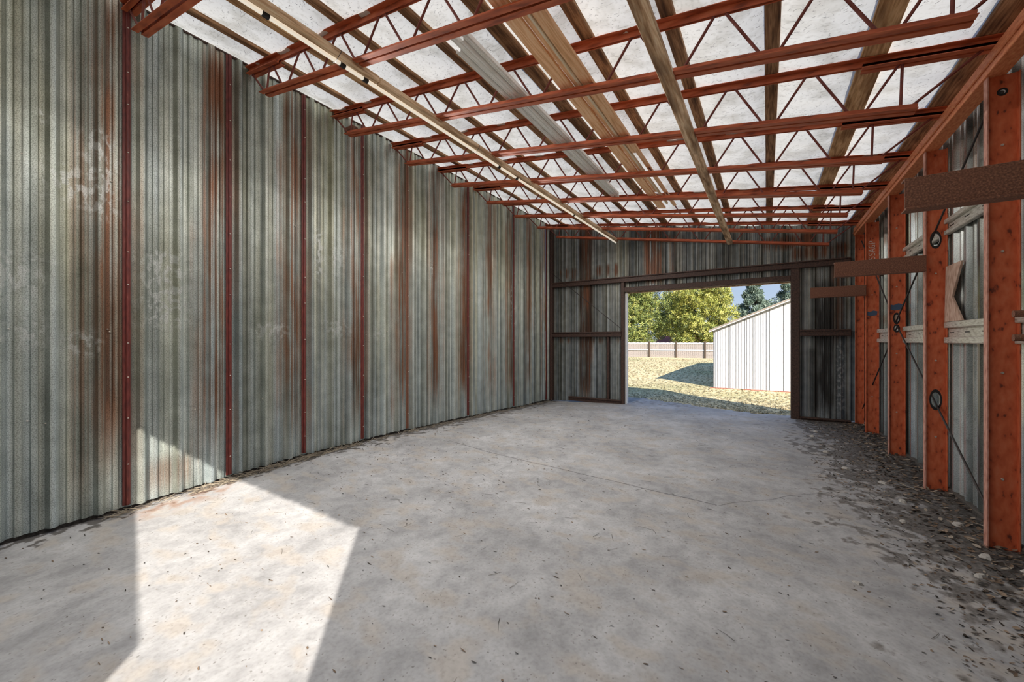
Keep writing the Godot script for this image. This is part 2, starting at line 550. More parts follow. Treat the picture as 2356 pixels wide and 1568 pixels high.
# ---------- floor ----------
func build_floor() -> void:
	var w := 1240
	var h := 2048
	var sx := 6.2
	var sy := 11.4
	var f1 := field(w, h, 0.006, 101, 1.0, 5)
	var f2 := field(w, h, 0.03, 102, 1.0, 5)
	var f3 := field(w, h, 0.2, 103, 1.0, 3)
	var f4 := field(w, h, 0.012, 104, 0.6, 4)
	var out := PackedByteArray()
	out.resize(w * h * 3)
	for y in h:
		var d := float(y) / h * sy - 1.2
		var xb := 1.12
		if d > 3.2:
			xb = lerpf(1.08, 0.78, clampf((d - 3.2) / 0.6, 0.0, 1.0))
		if d > 3.8:
			xb = lerpf(0.78, 0.46, clampf((d - 3.8) / 4.5, 0.0, 1.0))
		var apron := smoothstep(8.75, 9.0, d)
		for x in w:
			var k := y * w + x
			var xx := float(x) / w * sx - 4.6
			var a := (f1[k] - 128) * 0.16 + (f2[k] - 128) * 0.15 + (f3[k] - 128) * 0.05
			var c := Vector3(166, 166, 167) + Vector3(a, a, a)
			c = c.lerp(Vector3(184, 174, 162), clampf((f4[k] - 140) / 130.0, 0.0, 0.5))
			# trodden dirt: dark smears
			var smear := clampf((f2[k] + f4[k] * 0.6 - 236) / 60.0, 0.0, 1.0) * 0.22
			c = c.lerp(Vector3(112, 106, 100), smear)
			# dirt along the right wall
			var e := xx - xb + (f2[k] - 128) * 0.006 + (f1[k] - 128) * 0.003
			var dirt := smoothstep(-0.2, 0.25, e)
			var dc := Vector3(84, 80, 76) - Vector3(16, 16, 16) * smoothstep(0.9, 1.3, xx) + Vector3(1, 1, 1) * ((f3[k] - 128) * 0.25 + (f2[k] - 128) * 0.28)
			c = c.lerp(dc, dirt * 0.85)
			# dirt along the left wall, wider towards the far corner
			var band := 0.08 + 0.25 * smoothstep(1.8, 5.0, d)
			var l := 1.0 - smoothstep(0.02, band, xx - WALL_L - (f2[k] - 128) * 0.0025)
			c = c.lerp(Vector3(70, 66, 62), l * 0.75)
			# specks
			if f3[k] > 205 and f2[k] > 128:
				c = c.lerp(Vector3(70, 66, 60), 0.5)
			# rust wash below the wall in the sun
			var rs := (1.0 - smoothstep(0.04, 0.26, absf(xx + 4.28))) * (1.0 - smoothstep(0.2, 0.5, absf(d - 1.4)))
			c = c.lerp(Vector3(140, 108, 90), rs * clampf((f2[k] - 90) / 70.0, 0.0, 1.0) * 0.6)
			# the two shrinkage joints
			var j1 := absf(d - (4.07 - 0.10 * (xx + 3.3) + 0.004 * sin(xx * 9.0)))
			if xx > -3.6 and xx < -0.36 and j1 < 0.007:
				c *= 0.66
			var j2 := absf(xx - (-0.36 + 0.93 * (d - 3.77) + 0.02 * sin(d * 14.0)))
			if d > 3.77 and d < 4.7 and j2 < 0.006:
				c *= 0.74
			var ap := apron * clampf((f2[k] - 90) / 90.0, 0.0, 1.0) * (1.0 - smoothstep(-1.6, -0.6, xx)) * 0.6
			c = c.lerp(Vector3(110, 104, 98), ap)
			out[k * 3] = clampi(int(c.x), 0, 255)
			out[k * 3 + 1] = clampi(int(c.y), 0, 255)
			out[k * 3 + 2] = clampi(int(c.z), 0, 255)
	var m := plain(Color.WHITE, 0.72)
	m.albedo_texture = image_tex(w, h, out)
	m.detail_enabled = true
	m.detail_blend_mode = BaseMaterial3D.BLEND_MODE_MUL
	m.detail_uv_layer = BaseMaterial3D.DETAIL_UV_2
	m.detail_albedo = noise_tex(0.05, 107, [[0.0, Color(0.90, 0.90, 0.89)], [0.45, Color(0.98, 0.98, 0.98)], [1.0, Color(1, 1, 1)]], 512, 5)
	m.uv2_triplanar = true
	m.uv2_world_triplanar = true
	m.uv2_scale = Vector3(1.3, 1.3, 1.3)
	var s := mb()
	var nx := 60
	var nd := 110
	for i in nx:
		for j in nd:
			var q := []
			for o in [[0, 0], [1, 0], [1, 1], [0, 1]]:
				var x := lerpf(-4.55, 1.55, float(i + o[0]) / nx)
				var d := lerpf(-1.15, 10.1, float(j + o[1]) / nd)
				var y := floor_h(x, d)
				if d > slab_edge(x):
					y -= 0.12
				q.append(P(x, y, d))
			for v in [0, 2, 1, 0, 3, 2]:
				s.set_smooth_group(0)
				s.set_uv(Vector2((q[v].x + 4.6) / sx, (-q[v].z + 1.2) / sy))
				s.add_vertex(q[v])
	s.generate_normals()
	var mesh := s.commit()
	var fl := put("floor", flip_up(mesh), m, self)
	tag(fl, "worn grey concrete slab floor with dust and dark litter", "floor", "", "structure")


# turns a heightfield's normals and winding upwards
func flip_up(mesh: ArrayMesh) -> ArrayMesh:
	var a := mesh.surface_get_arrays(0)
	var n: PackedVector3Array = a[Mesh.ARRAY_NORMAL]
	if n[n.size() / 2].y >= 0.0:
		return mesh
	for i in n.size():
		n[i] = -n[i]
	a[Mesh.ARRAY_NORMAL] = n
	var count: int = a[Mesh.ARRAY_VERTEX].size()
	var idx: PackedInt32Array = a[Mesh.ARRAY_INDEX] if a[Mesh.ARRAY_INDEX] != null else PackedInt32Array(range(count))
	for i in range(0, idx.size(), 3):
		var t := idx[i + 1]
		idx[i + 1] = idx[i + 2]
		idx[i + 2] = t
	a[Mesh.ARRAY_INDEX] = idx
	var out := ArrayMesh.new()
	out.add_surface_from_arrays(Mesh.PRIMITIVE_TRIANGLES, a)
	return out


# ---------- ceiling: a thin white facing laid over the purlins, made translucent so that daylight fills the room ----------
var purlin_x := []


func build_ceiling() -> void:
	var rs := [-1.48, -1.325, -1.133, -0.929, -0.733, -0.5016, -0.258, 0.015, 0.317, 0.6186]
	for r in rs:
		# where a line of sight of this slope meets the purlins' underside
		var x := 0.0
		for i in 20:
			x = r * (ceil_h(x) - 0.04 - EYE)
		purlin_x.append(x)
	for k in 9:
		joist_d.append(1.06 + 0.9245 * k)
	var w := 1024
	var f1 := field(w, w, 0.006, 201, 1.0, 4)
	var f2 := field(w, w, 0.05, 202, 1.0, 4)
	var out := PackedByteArray()
	out.resize(w * w * 3)
	for k in w * w:
		var a := clampf((f1[k] - 120) / 90.0, 0.0, 1.0) * 26.0 + clampf((f2[k] - 150) / 60.0, 0.0, 1.0) * 16.0
		out[k * 3] = int(236 - a)
		out[k * 3 + 1] = int(235 - a * 1.05)
		out[k * 3 + 2] = int(227 - a * 1.15)
	var cr := noise(0.02, 207, 3).get_image(w / 8, w, false, false, true)
	cr.resize(w, w, Image.INTERPOLATE_CUBIC)
	cr.convert(Image.FORMAT_L8)
	var fold_shade := cr.get_data()
	for k in w * w:  # shade of the folds painted as thin dark lines
		var t := absf(fold_shade[k] - 128.0)
		if t < 5.0 and f1[k] > 118:
			var a := (5.0 - t) * 7.0 * clampf((f1[k] - 118) / 40.0, 0.0, 1.0)
			for c in 3:
				out[k * 3 + c] = maxi(60, int(out[k * 3 + c] - a))
	for i in 2600:
		# fly-specks and scuffs: short dark dashes
		var px := rng.randf() * w
		var py := rng.randf() * w
		var ang := rng.randf_range(-0.5, 0.5) + 0.5
		var len := rng.randi_range(1, 12) if rng.randf() < 0.6 else 2
		var dark := rng.randi_range(90, 170)
		for t in len:
			var xx := int(px + cos(ang) * t) % w
			var yy := int(py + sin(ang) * t + w) % w
			for o in rng.randi_range(1, 2):
				var k := ((yy + o) % w) * w + xx
				out[k * 3] = dark
				out[k * 3 + 1] = dark - 4
				out[k * 3 + 2] = dark - 8
	var m := grained(image_tex(w, w, out), Vector3(0.42, 0.42, 0.42), 0.6)
	m.backlight_enabled = true
	m.backlight = Color(0.86, 0.86, 0.86)
	var s := mb()
	var xs := [-4.6]
	var edges := [WALL_L]
	edges.append_array(purlin_x)
	edges.append(1.5)
	for i in edges.size() - 1:
		for t in 10:
			xs.append(lerpf(edges[i], edges[i + 1], t / 10.0))
	xs.append(1.5)
	var nd := 130
	var wr := noise(0.9, 205, 3)
	var hgt := func(x: float, d: float) -> float:
		var y := ceil_h(x) + 0.004
		for i in edges.size() - 1:
			if x > edges[i] and x < edges[i + 1]:
				var t: float = (x - edges[i]) / (edges[i + 1] - edges[i])
				var g := sin(PI * t)
				y -= 0.044 * pow(g, 0.7) * smoothstep(0.0, 0.12, minf(t, 1.0 - t))
				# wrinkles run across the room
				y += g * (0.010 * wr.get_noise_2d(x * 0.7, d * 4.0) + 0.012 * wr.get_noise_2d(x * 0.4 + 40.0, d * 1.6))
				y -= g * 0.012 * pow(absf(cos(PI * (d - 1.06) / 0.9245)), 8.0)
		return y
	for i in xs.size() - 1:
		for j in nd:
			var q := []
			for o in [[0, 0], [1, 0], [1, 1], [0, 1]]:
				var x: float = xs[i + o[0]]
				var d := lerpf(-1.1, 8.82, float(j + o[1]) / nd)
				q.append(P(x, hgt.call(x, d), d))
			for v in [0, 1, 2, 0, 2, 3]:
				s.set_smooth_group(0)
				s.add_vertex(q[v])
	s.generate_normals()
	var o := put("ceiling", s.commit(), m, self)
	tag(o, "white sagging roof facing with dark specks above the purlins, made translucent to light the room", "ceiling", "", "structure")


# ---------- left wall ----------
func build_wall_left() -> void:
	var sx := 10.0
	var sy := 4.5
	var seams := [0.30, 1.049, 1.79, 2.54, 3.32, 4.09, 4.78, 5.50, 6.25, 7.0, 7.75, 8.45]
	var stains := []
	for i in seams.size():
		var at: float = seams[i] + 1.1
		stains.append([at - 0.11, 0.2, 4.45, 0.12, 1.0 if i > 1 else 0.7, "rust"])
		stains.append([at - 0.26, 0.0, 3.4 + 0.7 * sin(i * 2.3), 0.06, 0.4, "rust"])
		stains.append([at + 0.18, 0.0, 4.4, 0.03, 0.3, "dark"])
		stains.append([at + 0.05, 0.0, 4.4, 0.05, 0.35, "rust"])
	stains.append([1.35 + 1.1, 0.05, 0.5, 0.2, 0.4, "rust"])
	for a in [[0.9, 2.75, 0.12, 0.4], [0.75, 2.62, 0.18, 0.25], [2.72, 2.45, 0.08, 0.35], [2.95, 2.42, 0.1, 0.3], [0.55, 1.5, 0.1, 0.2], [0.35, 1.5, 0.1, 0.2], [0.8, 1.42, 0.12, 0.15], [2.95, 1.6, 0.2, 0.2], [2.2, 1.55, 0.2, 0.15], [3.6, 1.55, 0.1, 0.15], [0.6, 3.1, 0.03, 0.1], [0.45, 1.9, 0.2, 0.3], [1.3, 1.9, 0.2, 0.4], [4.6, 2.6, 0.04, 0.2], [6.9, 2.2, 0.06, 0.5], [7.4, 2.9, 0.05, 0.6], [7.9, 1.9, 0.05, 0.5]]:
		stains.append([a[0] + 1.1, a[1] - a[3], a[1] + a[3], a[2], 0.8, "white"])
	var tex := sheet_image(1560, 702, sx, sy, Vector3(174, 179, 171), 52.0, stains, 301)
	var m := sheet_material(tex, 0.46, 0.55)
	m.heightmap_enabled = false
	var wall := thing("wall_left", "tall wall of rust-streaked galvanised ribbed sheets", "wall", Vector3.ZERO, "", "structure")
	var uv := func(p: Vector3) -> Vector2: return Vector2((-p.z + 1.1) / sx, 1.0 - p.y / sy)
	var cuts := [-1.05]
	cuts.append_array(seams)
	cuts.append(8.74)
	for i in cuts.size() - 1:
		var a: float = cuts[i]
		var b: float = cuts[i + 1]
		var lift := 0.035 + 0.012 * sin(i * 3.1)
		var lap := 0.006 * (i % 2)
		var low := func(t: float) -> float: return floor_h(WALL_L, lerpf(a, b, t)) + lift
		var high := func(_t: float) -> float: return 4.29
		part("wall_panel", sheet(P(WALL_L - lap, 0, a), P(WALL_L - lap, 0, b), Vector3.RIGHT, 0.25, 0.06, low, high, uv), m, wall)
	# painted cover strips over the seams, with a raised middle
	for i in seams.size():
		if i in [6, 8, 10]:
			continue
		var s := mb()
		var d: float = seams[i]
		var y0 := floor_h(WALL_L, d) + 0.05
		box(s, P(WALL_L + 0.012, (y0 + 4.26) / 2, d), Vector3(0.008, 4.26 - y0, 0.05), Basis.IDENTITY, 0.002)
		box(s, P(WALL_L + 0.020, (y0 + 4.26) / 2, d + 0.006), Vector3(0.012, 4.26 - y0, 0.022), Basis.IDENTITY, 0.004)
		part("seam_strip", s, M.arm if i == 5 else M.seam, wall)
	# fixing screws
	var sm := SphereMesh.new()
	sm.radius = 0.007
	sm.height = 0.009
	sm.radial_segments = 8
	sm.rings = 4
	var where := []
	for i in seams.size():
		for h in 11:
			where.append(Transform3D(Basis.from_scale(Vector3(0.8, 1, 1)), P(WALL_L + 0.029, 0.35 + h * 0.37 + rng.randf_range(-0.1, 0.1), seams[i] + 0.006)))
	for i in 120:
		where.append(Transform3D(Basis.IDENTITY, P(WALL_L + 0.004, [0.85, 1.55, 2.4, 2.75, 3.5][i % 5] + rng.randf_range(-0.04, 0.04), rng.randf_range(0.2, 8.6))))
	scatter("screws", sm, M.bolt, where, [], wall)
	# dark strip added behind the sheets' lower edge against light leaking in
	var s := mb()
	for i in 24:
		var d0 := lerpf(-1.05, 8.74, i / 24.0)
		var d1 := lerpf(-1.05, 8.74, (i + 1) / 24.0)
		var y := floor_h(WALL_L, (d0 + d1) / 2)
		box(s, P(WALL_L - 0.07, y + 0.03, (d0 + d1) / 2), Vector3(0.1, 0.16, d1 - d0 + 0.002))
	var dark_base := part("gap_strip_left", s, M.dark_base, self)
	tag(dark_base, "dark strip added behind the gap under the left wall to stop light leaking in", "dark_base", "", "structure")
	var tr := mb()
	box(tr, P(WALL_L - 0.03, 4.262, 3.85), Vector3(0.1, 0.025, 9.8), Basis.IDENTITY, 0.004)  # dark strip stands in for the shadow line at the wall top
	var trim := part("trim_1", tr, M.frame, self)
	tag(trim, "dark strip standing in for the shadow line where the left wall meets the ceiling", "trim", "", "structure")


# ---------- far wall with the doorway ----------
const DOOR_L := -2.63
const DOOR_R := 0.355
const DOOR_H := 2.52


func build_wall_far() -> void:
	var sx := 6.0
	var sy := 4.5
	var st := [[0.94, 0.0, 4.45, 0.15, 2.6, "rust"], [0.80, 0.0, 4.3, 0.07, 0.9, "dark"], [1.10, 1.2, 4.2, 0.08, 0.8, "dark"], [0.92, 0.2, 2.3, 0.10, 0.7, "dark"],
		[2.45, 2.6, 3.95, 0.22, 2.6, "rust"], [2.85, 2.8, 3.6, 0.06, 0.6, "rust"], [1.98, 2.6, 3.7, 0.10, 0.8, "dark"], [3.1, 2.6, 3.7, 0.12, 0.5, "dark"], [3.9, 2.6, 3.6, 0.14, 0.6, "dark"],
		[5.35, 0.1, 2.6, 0.15, 1.8, "dark"], [5.5, 1.3, 3.1, 0.09, 0.8, "rust"], [5.2, 0.1, 1.4, 0.12, 0.9, "dark"], [5.55, 0.1, 1.5, 0.06, 0.7, "white"], [2.35, 3.35, 3.75, 0.1, 0.9, "rust"], [2.7, 3.45, 3.7, 0.2, 0.9, "rust"]]
	for i in 8:
		st.append([0.25 + i * 0.2, 2.86 + 0.04 * sin(i * 2.6), 3.22, 0.06 + 0.02 * sin(i * 4.1), 1.7, "rust"])
	for i in 3:
		st.append([4.55 + i * 0.26, 3.04, 3.40, 0.12, 1.9, "rust"])
		st.append([5.0 + i * 0.26, 2.82, 3.18, 0.12, 1.9, "rust"])
	for i in 9:
		st.append([0.3 + i * 0.2, 1.35, 1.56, 0.06, 0.6, "rust"])
	var tex := sheet_image(1024, 768, sx, sy, Vector3(128, 131, 127), 64.0, st, 331)  # backlit shade of this wall is put into the darker base
	var m := sheet_material(tex, 0.5, 0.4)
	var wall := thing("wall_far", "far end wall of streaked ribbed sheets around the doorway, coloured darker as backlit", "wall", Vector3.ZERO, "", "structure")
	var uv := func(p: Vector3) -> Vector2: return Vector2((p.x + 4.5) / sx, 1.0 - p.y / sy)
	var cuts := [-4.46, -3.75, -3.05, DOOR_L - 0.03, -1.9, -1.15, -0.4, DOOR_R + 0.04, 0.95, 1.46]
	for i in cuts.size() - 1:
		var a: float = cuts[i]
		var b: float = cuts[i + 1]
		var over := a >= DOOR_L - 0.04 and b <= DOOR_R + 0.05
		var low := func(t: float) -> float: return DOOR_H + 0.03 if over else floor_h(lerpf(a, b, t), FAR) + 0.015
		var high := func(t: float) -> float: return ceil_h(lerpf(a, b, t)) + 0.01
		part("wall_panel", sheet(P(a, 0, FAR + 0.05 + 0.005 * (i % 2)), P(b, 0, FAR + 0.05 + 0.005 * (i % 2)), Vector3.BACK, 0.2, 0.07, low, high, uv, 0.7), m, wall)
	# steel frame on the inside of the sheets
	var piece := func(called: String, x0: float, x1: float, h0: float, h1: float, proud: float) -> void:
		var s := mb()
		box(s, P((x0 + x1) / 2, (h0 + h1) / 2, FAR - proud / 2 + 0.01), Vector3(x1 - x0, h1 - h0, proud), Basis.IDENTITY, 0.006)
		# lip of the channel
		if x1 - x0 > h1 - h0:
			box(s, P((x0 + x1) / 2, h1 - 0.012, FAR - proud - 0.004), Vector3(x1 - x0, 0.022, 0.03), Basis.IDENTITY, 0.004)
		part(called, s, M.frame, wall)
	piece.call("girt", -4.40, 1.18, 2.735, 2.85, 0.08)
	piece.call("girt", -4.40, DOOR_L - 0.06, 1.545, 1.66, 0.08)
	piece.call("girt", DOOR_R + 0.13, 1.18, 1.54, 1.65, 0.08)
	piece.call("sill", -3.95, DOOR_L - 0.06, 0.05, 0.15, 0.08)
	piece.call("sill", DOOR_R + 0.13, 1.18, 0.07, 0.12, 0.07)
	piece.call("stud", -3.03, -2.97, 0.15, 1.545, 0.05)
	piece.call("corner_post", -4.44, -4.37, 0.02, 4.15, 0.10)
	# doorway frame
	var door := thing("door_1", "open doorway frame of dark steel jambs and header in the far wall", "doorway", Vector3.ZERO, "", "structure")
	for a in [["jamb", DOOR_L - 0.075, DOOR_L, 0.06, 2.74], ["jamb", DOOR_R, DOOR_R + 0.13, 0.06, 2.74], ["header", DOOR_L, DOOR_R, DOOR_H, DOOR_H + 0.10]]:
		var s := mb()
		box(s, P((a[1] + a[2]) / 2, (a[3] + a[4]) / 2, FAR + 0.01), Vector3(a[2] - a[1], a[4] - a[3], 0.12), Basis.IDENTITY, 0.006)
		part(a[0], s, M.frame, door)
	var wt := mb()
	box(wt, P(DOOR_L + 0.014, (0.05 + DOOR_H) / 2, FAR + 0.085), Vector3(0.03, DOOR_H - 0.05, 0.13), Basis.IDENTITY, 0.004)
	var tr := part("door_trim", wt, M.white_metal, door)
	tr.set_meta("label", "pale trim on the outer side of the left jamb")
	var hd := mb()
	box(hd, P((DOOR_L + DOOR_R) / 2, DOOR_H - 0.004, FAR + 0.10), Vector3(DOOR_R - DOOR_L, 0.03, 0.05), Basis.IDENTITY, 0.006)
	part("header_trim", hd, M.board, door)
	# brace rod in the left bay
	var br := mb()
	tube(br, P(-4.34, 3.06, FAR - 0.105), P(DOOR_L - 0.05, 1.72, FAR - 0.105), 0.007)
	var rod := part("brace_rod", br, M.rod_dark, self)
	tag(rod, "thin dark brace rod slanting across the far wall left of the doorway", "rod")


# ---------- right wall ----------
func build_wall_right() -> void:
	var sx := 10.0
	var sy := 4.0
	var st := []
	for i in 10:
		st.append([3.2 + i * 0.65 + 0.2, 2.75, 3.45, 0.22, 0.8, "rust"])
		st.append([3.0 + i * 0.65, 1.62, 1.85, 0.2, 0.7, "rust"])
		st.append([3.3 + i * 0.8, 0.1, 1.4, 0.05, 0.5, "dark"])
	var tex := sheet_image(1024, 410, sx, sy, Vector3(160, 165, 162), 86.0, st, 361)  # strong streaks paint in the light and dark of the rib faces
	var m := sheet_material(tex, 0.27, 0.55)
	var wall := thing("wall_right", "right wall of galvanised ribbed sheets behind the red posts", "wall", Vector3.ZERO, "", "structure")
	var uv := func(p: Vector3) -> Vector2: return Vector2((-p.z + 1.1) / sx, 1.0 - p.y / sy)
	var d := -1.05
	var i := 0
	while d < 8.74:
		var b := minf(d + 0.75, 8.74)
		var a := d
		var low := func(_t: float) -> float: return 0.10
		var high := func(_t: float) -> float: return 3.42
		part("wall_panel", sheet(P(WALL_R + 0.004 * (i % 2), 0, a), P(WALL_R + 0.004 * (i % 2), 0, b), Vector3.LEFT, 0.25, 0.1, low, high, uv, 0.8), m, wall)
		d = b
		i += 1
	# girts: slotted channels between the posts
	var posts := [-1.0, 1.43, 2.70, 3.956, 5.19, 6.50, 7.82, 8.68]
	for k in posts.size() - 1:
		for h in [[1.43, 1.62], [2.41, 2.55]]:
			var a: float = posts[k] + 0.01
			var b: float = posts[k + 1] - 0.01
			var g := mb()
			var hh: float = h[1] - h[0]
			box(g, P(1.372, h[1] - hh * 0.14, (a + b) / 2), Vector3(0.035, hh * 0.28, b - a), Basis.IDENTITY, 0.005)
			box(g, P(1.372, h[0] + hh * 0.14, (a + b) / 2), Vector3(0.035, hh * 0.28, b - a), Basis.IDENTITY, 0.005)
			box(g, P(1.386, (h[0] + h[1]) / 2, (a + b) / 2), Vector3(0.006, hh, b - a))
			var gi := part("girt", g, M.girt, wall)
			var sl := mb()
			var at := a + 0.12
			while at < b - 0.1:
				box(sl, P(1.3825, (h[0] + h[1]) / 2, at + 0.04), Vector3(0.002, 0.008, 0.09))
				at += 0.32
			part("slot", sl, M.girt_slot, gi)
	var s := mb()
	box(s, P(1.405, 0.06, 3.85), Vector3(0.05, 0.12, 9.8), Basis.IDENTITY, 0.01)
	var sill := part("baseboard_right", s, M.dark_base, self)
	tag(sill, "dark sill board under the sheets of the right wall", "sill", "", "structure")


# ---------- front wall behind the camera, with its open doorway ----------
func build_wall_front() -> void:
	var uv := func(p: Vector3) -> Vector2: return Vector2((p.x + 4.5) / 6.0, 1.0 - p.y / 4.5)
	var wall := thing("wall_front", "front wall of ribbed sheets with an open doorway behind the camera", "wall", Vector3.ZERO, "", "structure")
	var m := sheet_material(sheet_image(256, 192, 6.0, 4.5, Vector3(132, 134, 130), 40.0, [], 381), 0.45, 0.45)
	var x0 := -2.305
	var x1 := 0.40
	var cuts := [-4.5, -3.4, x0, -1.4, -0.5, x1, 1.46]
	for i in cuts.size() - 1:
		var a: float = cuts[i]
		var b: float = cuts[i + 1]
		var over := a >= x0 - 0.01 and b <= x1 + 0.01
		var low := func(_t: float) -> float: return 2.565 if over else 0.0
		var high := func(t: float) -> float: return ceil_h(lerpf(a, b, t)) + 0.03
		part("wall_panel", sheet(P(a, 0, FRONT - 0.03), P(b, 0, FRONT - 0.03), Vector3.FORWARD, 0.2, 0.05, low, high, uv, 0.7), m, wall)
	var door := thing("door_2", "open doorway frame in the front wall behind the camera", "doorway", Vector3.ZERO, "", "structure")
	for a in [["jamb", x0 - 0.08, x0, 0.0, 2.66], ["jamb", x1, x1 + 0.08, 0.0, 2.66], ["header", x0, x1, 2.565, 2.66]]:
		var s := mb()
		box(s, P((a[1] + a[2]) / 2, (a[3] + a[4]) / 2, FRONT), Vector3(a[2] - a[1], a[4] - a[3], 0.03), Basis.IDENTITY, 0.004)
		part(a[0], s, M.frame, door)
	# unseen plank panel added by the left jamb to shade the floor
	var g := thing("added_shade_panel", "unseen low grey plank panel added at the front doorway to shade the floor", "sun_blocker", P(-2.30, 0.0, -1.03))
	g.rotation.y = -atan2(0.42, 1.755)
	for i in 15:
		var s := mb()
		box(s, Vector3(0.07 + i * 0.139, 0.97, 0.0), Vector3(0.1385, 1.84, 0.022), Basis.IDENTITY, 0.001)
		part("plank", s, M.plank_grey, g)
	for h in [0.3, 1.5]:
		var s := mb()
		box(s, Vector3(1.04, h, 0.03), Vector3(2.08, 0.09, 0.035), Basis.IDENTITY, 0.004)
		part("rail", s, M.plank_grey, g)


# ---------- roof joists ----------
func chord(s: SurfaceTool, a: Vector3, b: Vector3, flange_up: bool, leg := 0.045) -> void:
	# two angles back to back: flat legs outwards, upright legs in the middle
	var dir := (b - a).normalized()
	var up := Vector3.BACK.cross(dir).normalized()
	if up.y < 0.0:
		up = -up
	var side := -1.0 if flange_up else 1.0
	for z in [-1.0, 1.0]:
		var off := Vector3(0, 0, z * (0.008 + leg / 2))
		bar(s, a + off, b + off, leg, 0.006, up, 0.001)
		var off2 := Vector3(0, 0, z * 0.011) + up * side * leg / 2
		bar(s, a + off2, b + off2, 0.006, leg, up, 0.001)


func build_joists() -> void:
	var names := ["first (nearest) of the row, cut off by the top edge", "second of the row counted from the camera", "third of the row counted from the camera", "fourth of the row counted from the camera", "fifth of the row counted from the camera", "sixth of the row counted from the camera", "third from the far end of the row", "last but one, before the far wall", "last of the row, right against the far wall"]
	var top := func(x: float) -> float: return ceil_h(x) - 0.046
	var bot := func(x: float) -> float: return 3.875 - 0.165 * (x + 4.17)
	var o := thing("roof_joist", "red open-web steel roof joist, " + names[0], "joist", P(0, 0, joist_d[0]), "open-web roof joists")
	var s := mb()
	chord(s, Vector3(-4.45, top.call(-4.45), 0), Vector3(1.30, top.call(1.30), 0), true)
	part("top_chord", s, M.joist, o)
	s = mb()
	chord(s, Vector3(-4.17, bot.call(-4.17), 0), Vector3(0.87, bot.call(0.87), 0), false)
	part("bottom_chord", s, M.joist, o)
	for e in [[-4.44, -3.88], [0.58, 1.27]]:
		s = mb()
		chord(s, Vector3(e[0], top.call(e[0]) - 0.062, 0), Vector3(e[1], top.call(e[1]) - 0.062, 0), false, 0.04)
		part("end_seat", s, M.joist, o)
	var rods := [[-4.40, -4.14, true], [-4.07, -4.12, true]]
	for k in 9:
		var b := -3.78 + 0.542 * k
		rods.append([b - 0.245, b - 0.035, false])
		rods.append([b + 0.245, b + 0.035, false])
	rods.append([0.80, 0.79, true])
	rods.append([1.18, 0.82, true])
	for r in rods:
		s = mb()
		tube(s, Vector3(r[0], top.call(r[0]) - (0.06 if r[2] else 0.03), 0), Vector3(r[1], bot.call(r[1]) + 0.012, 0), 0.0095, -1.0, 6)
		part("web_rod", s, M.rod, o)
	for k in range(1, 9):
		copy(o, P(0, 0, joist_d[k]), "red open-web steel roof joist, " + names[k])


# ---------- purlins ----------
func build_purlins() -> void:
	var nth := ["first from the left wall", "second from the left wall, paler than the rest", "third from the left wall", "fourth from the left wall", "fifth from the left wall, wide one beside the stored planks", "fifth from the right side of the room", "fourth from the right side of the room", "third from the right, running straight away from the camera", "second from the right side of the room, wide and pale", "last on the right, over the orange eave beam"]
	for i in purlin_x.size():
		var x: float = purlin_x[i]
		var wide: float = [0.085, 0.09, 0.088, 0.09, 0.14, 0.10, 0.092, 0.09, 0.15, 0.13][i]
		var s := mb()
		var tilt := Basis(Vector3.BACK, -atan(0.146))
		# short lengths butted end to end, each a little off line
		box(s, Vector3(0, 0, 0), Vector3(wide, 0.04, 9.75), tilt, 0.005)
		var o := part(numbered("roof_purlin"), s, M.purlin_pale if i in [1, 8] else M.purlin, self, P(x, ceil_h(x) - 0.02, 3.82))
		tag(o, "weathered wooden roof purlin, " + nth[i], "purlin", "wooden roof purlins")


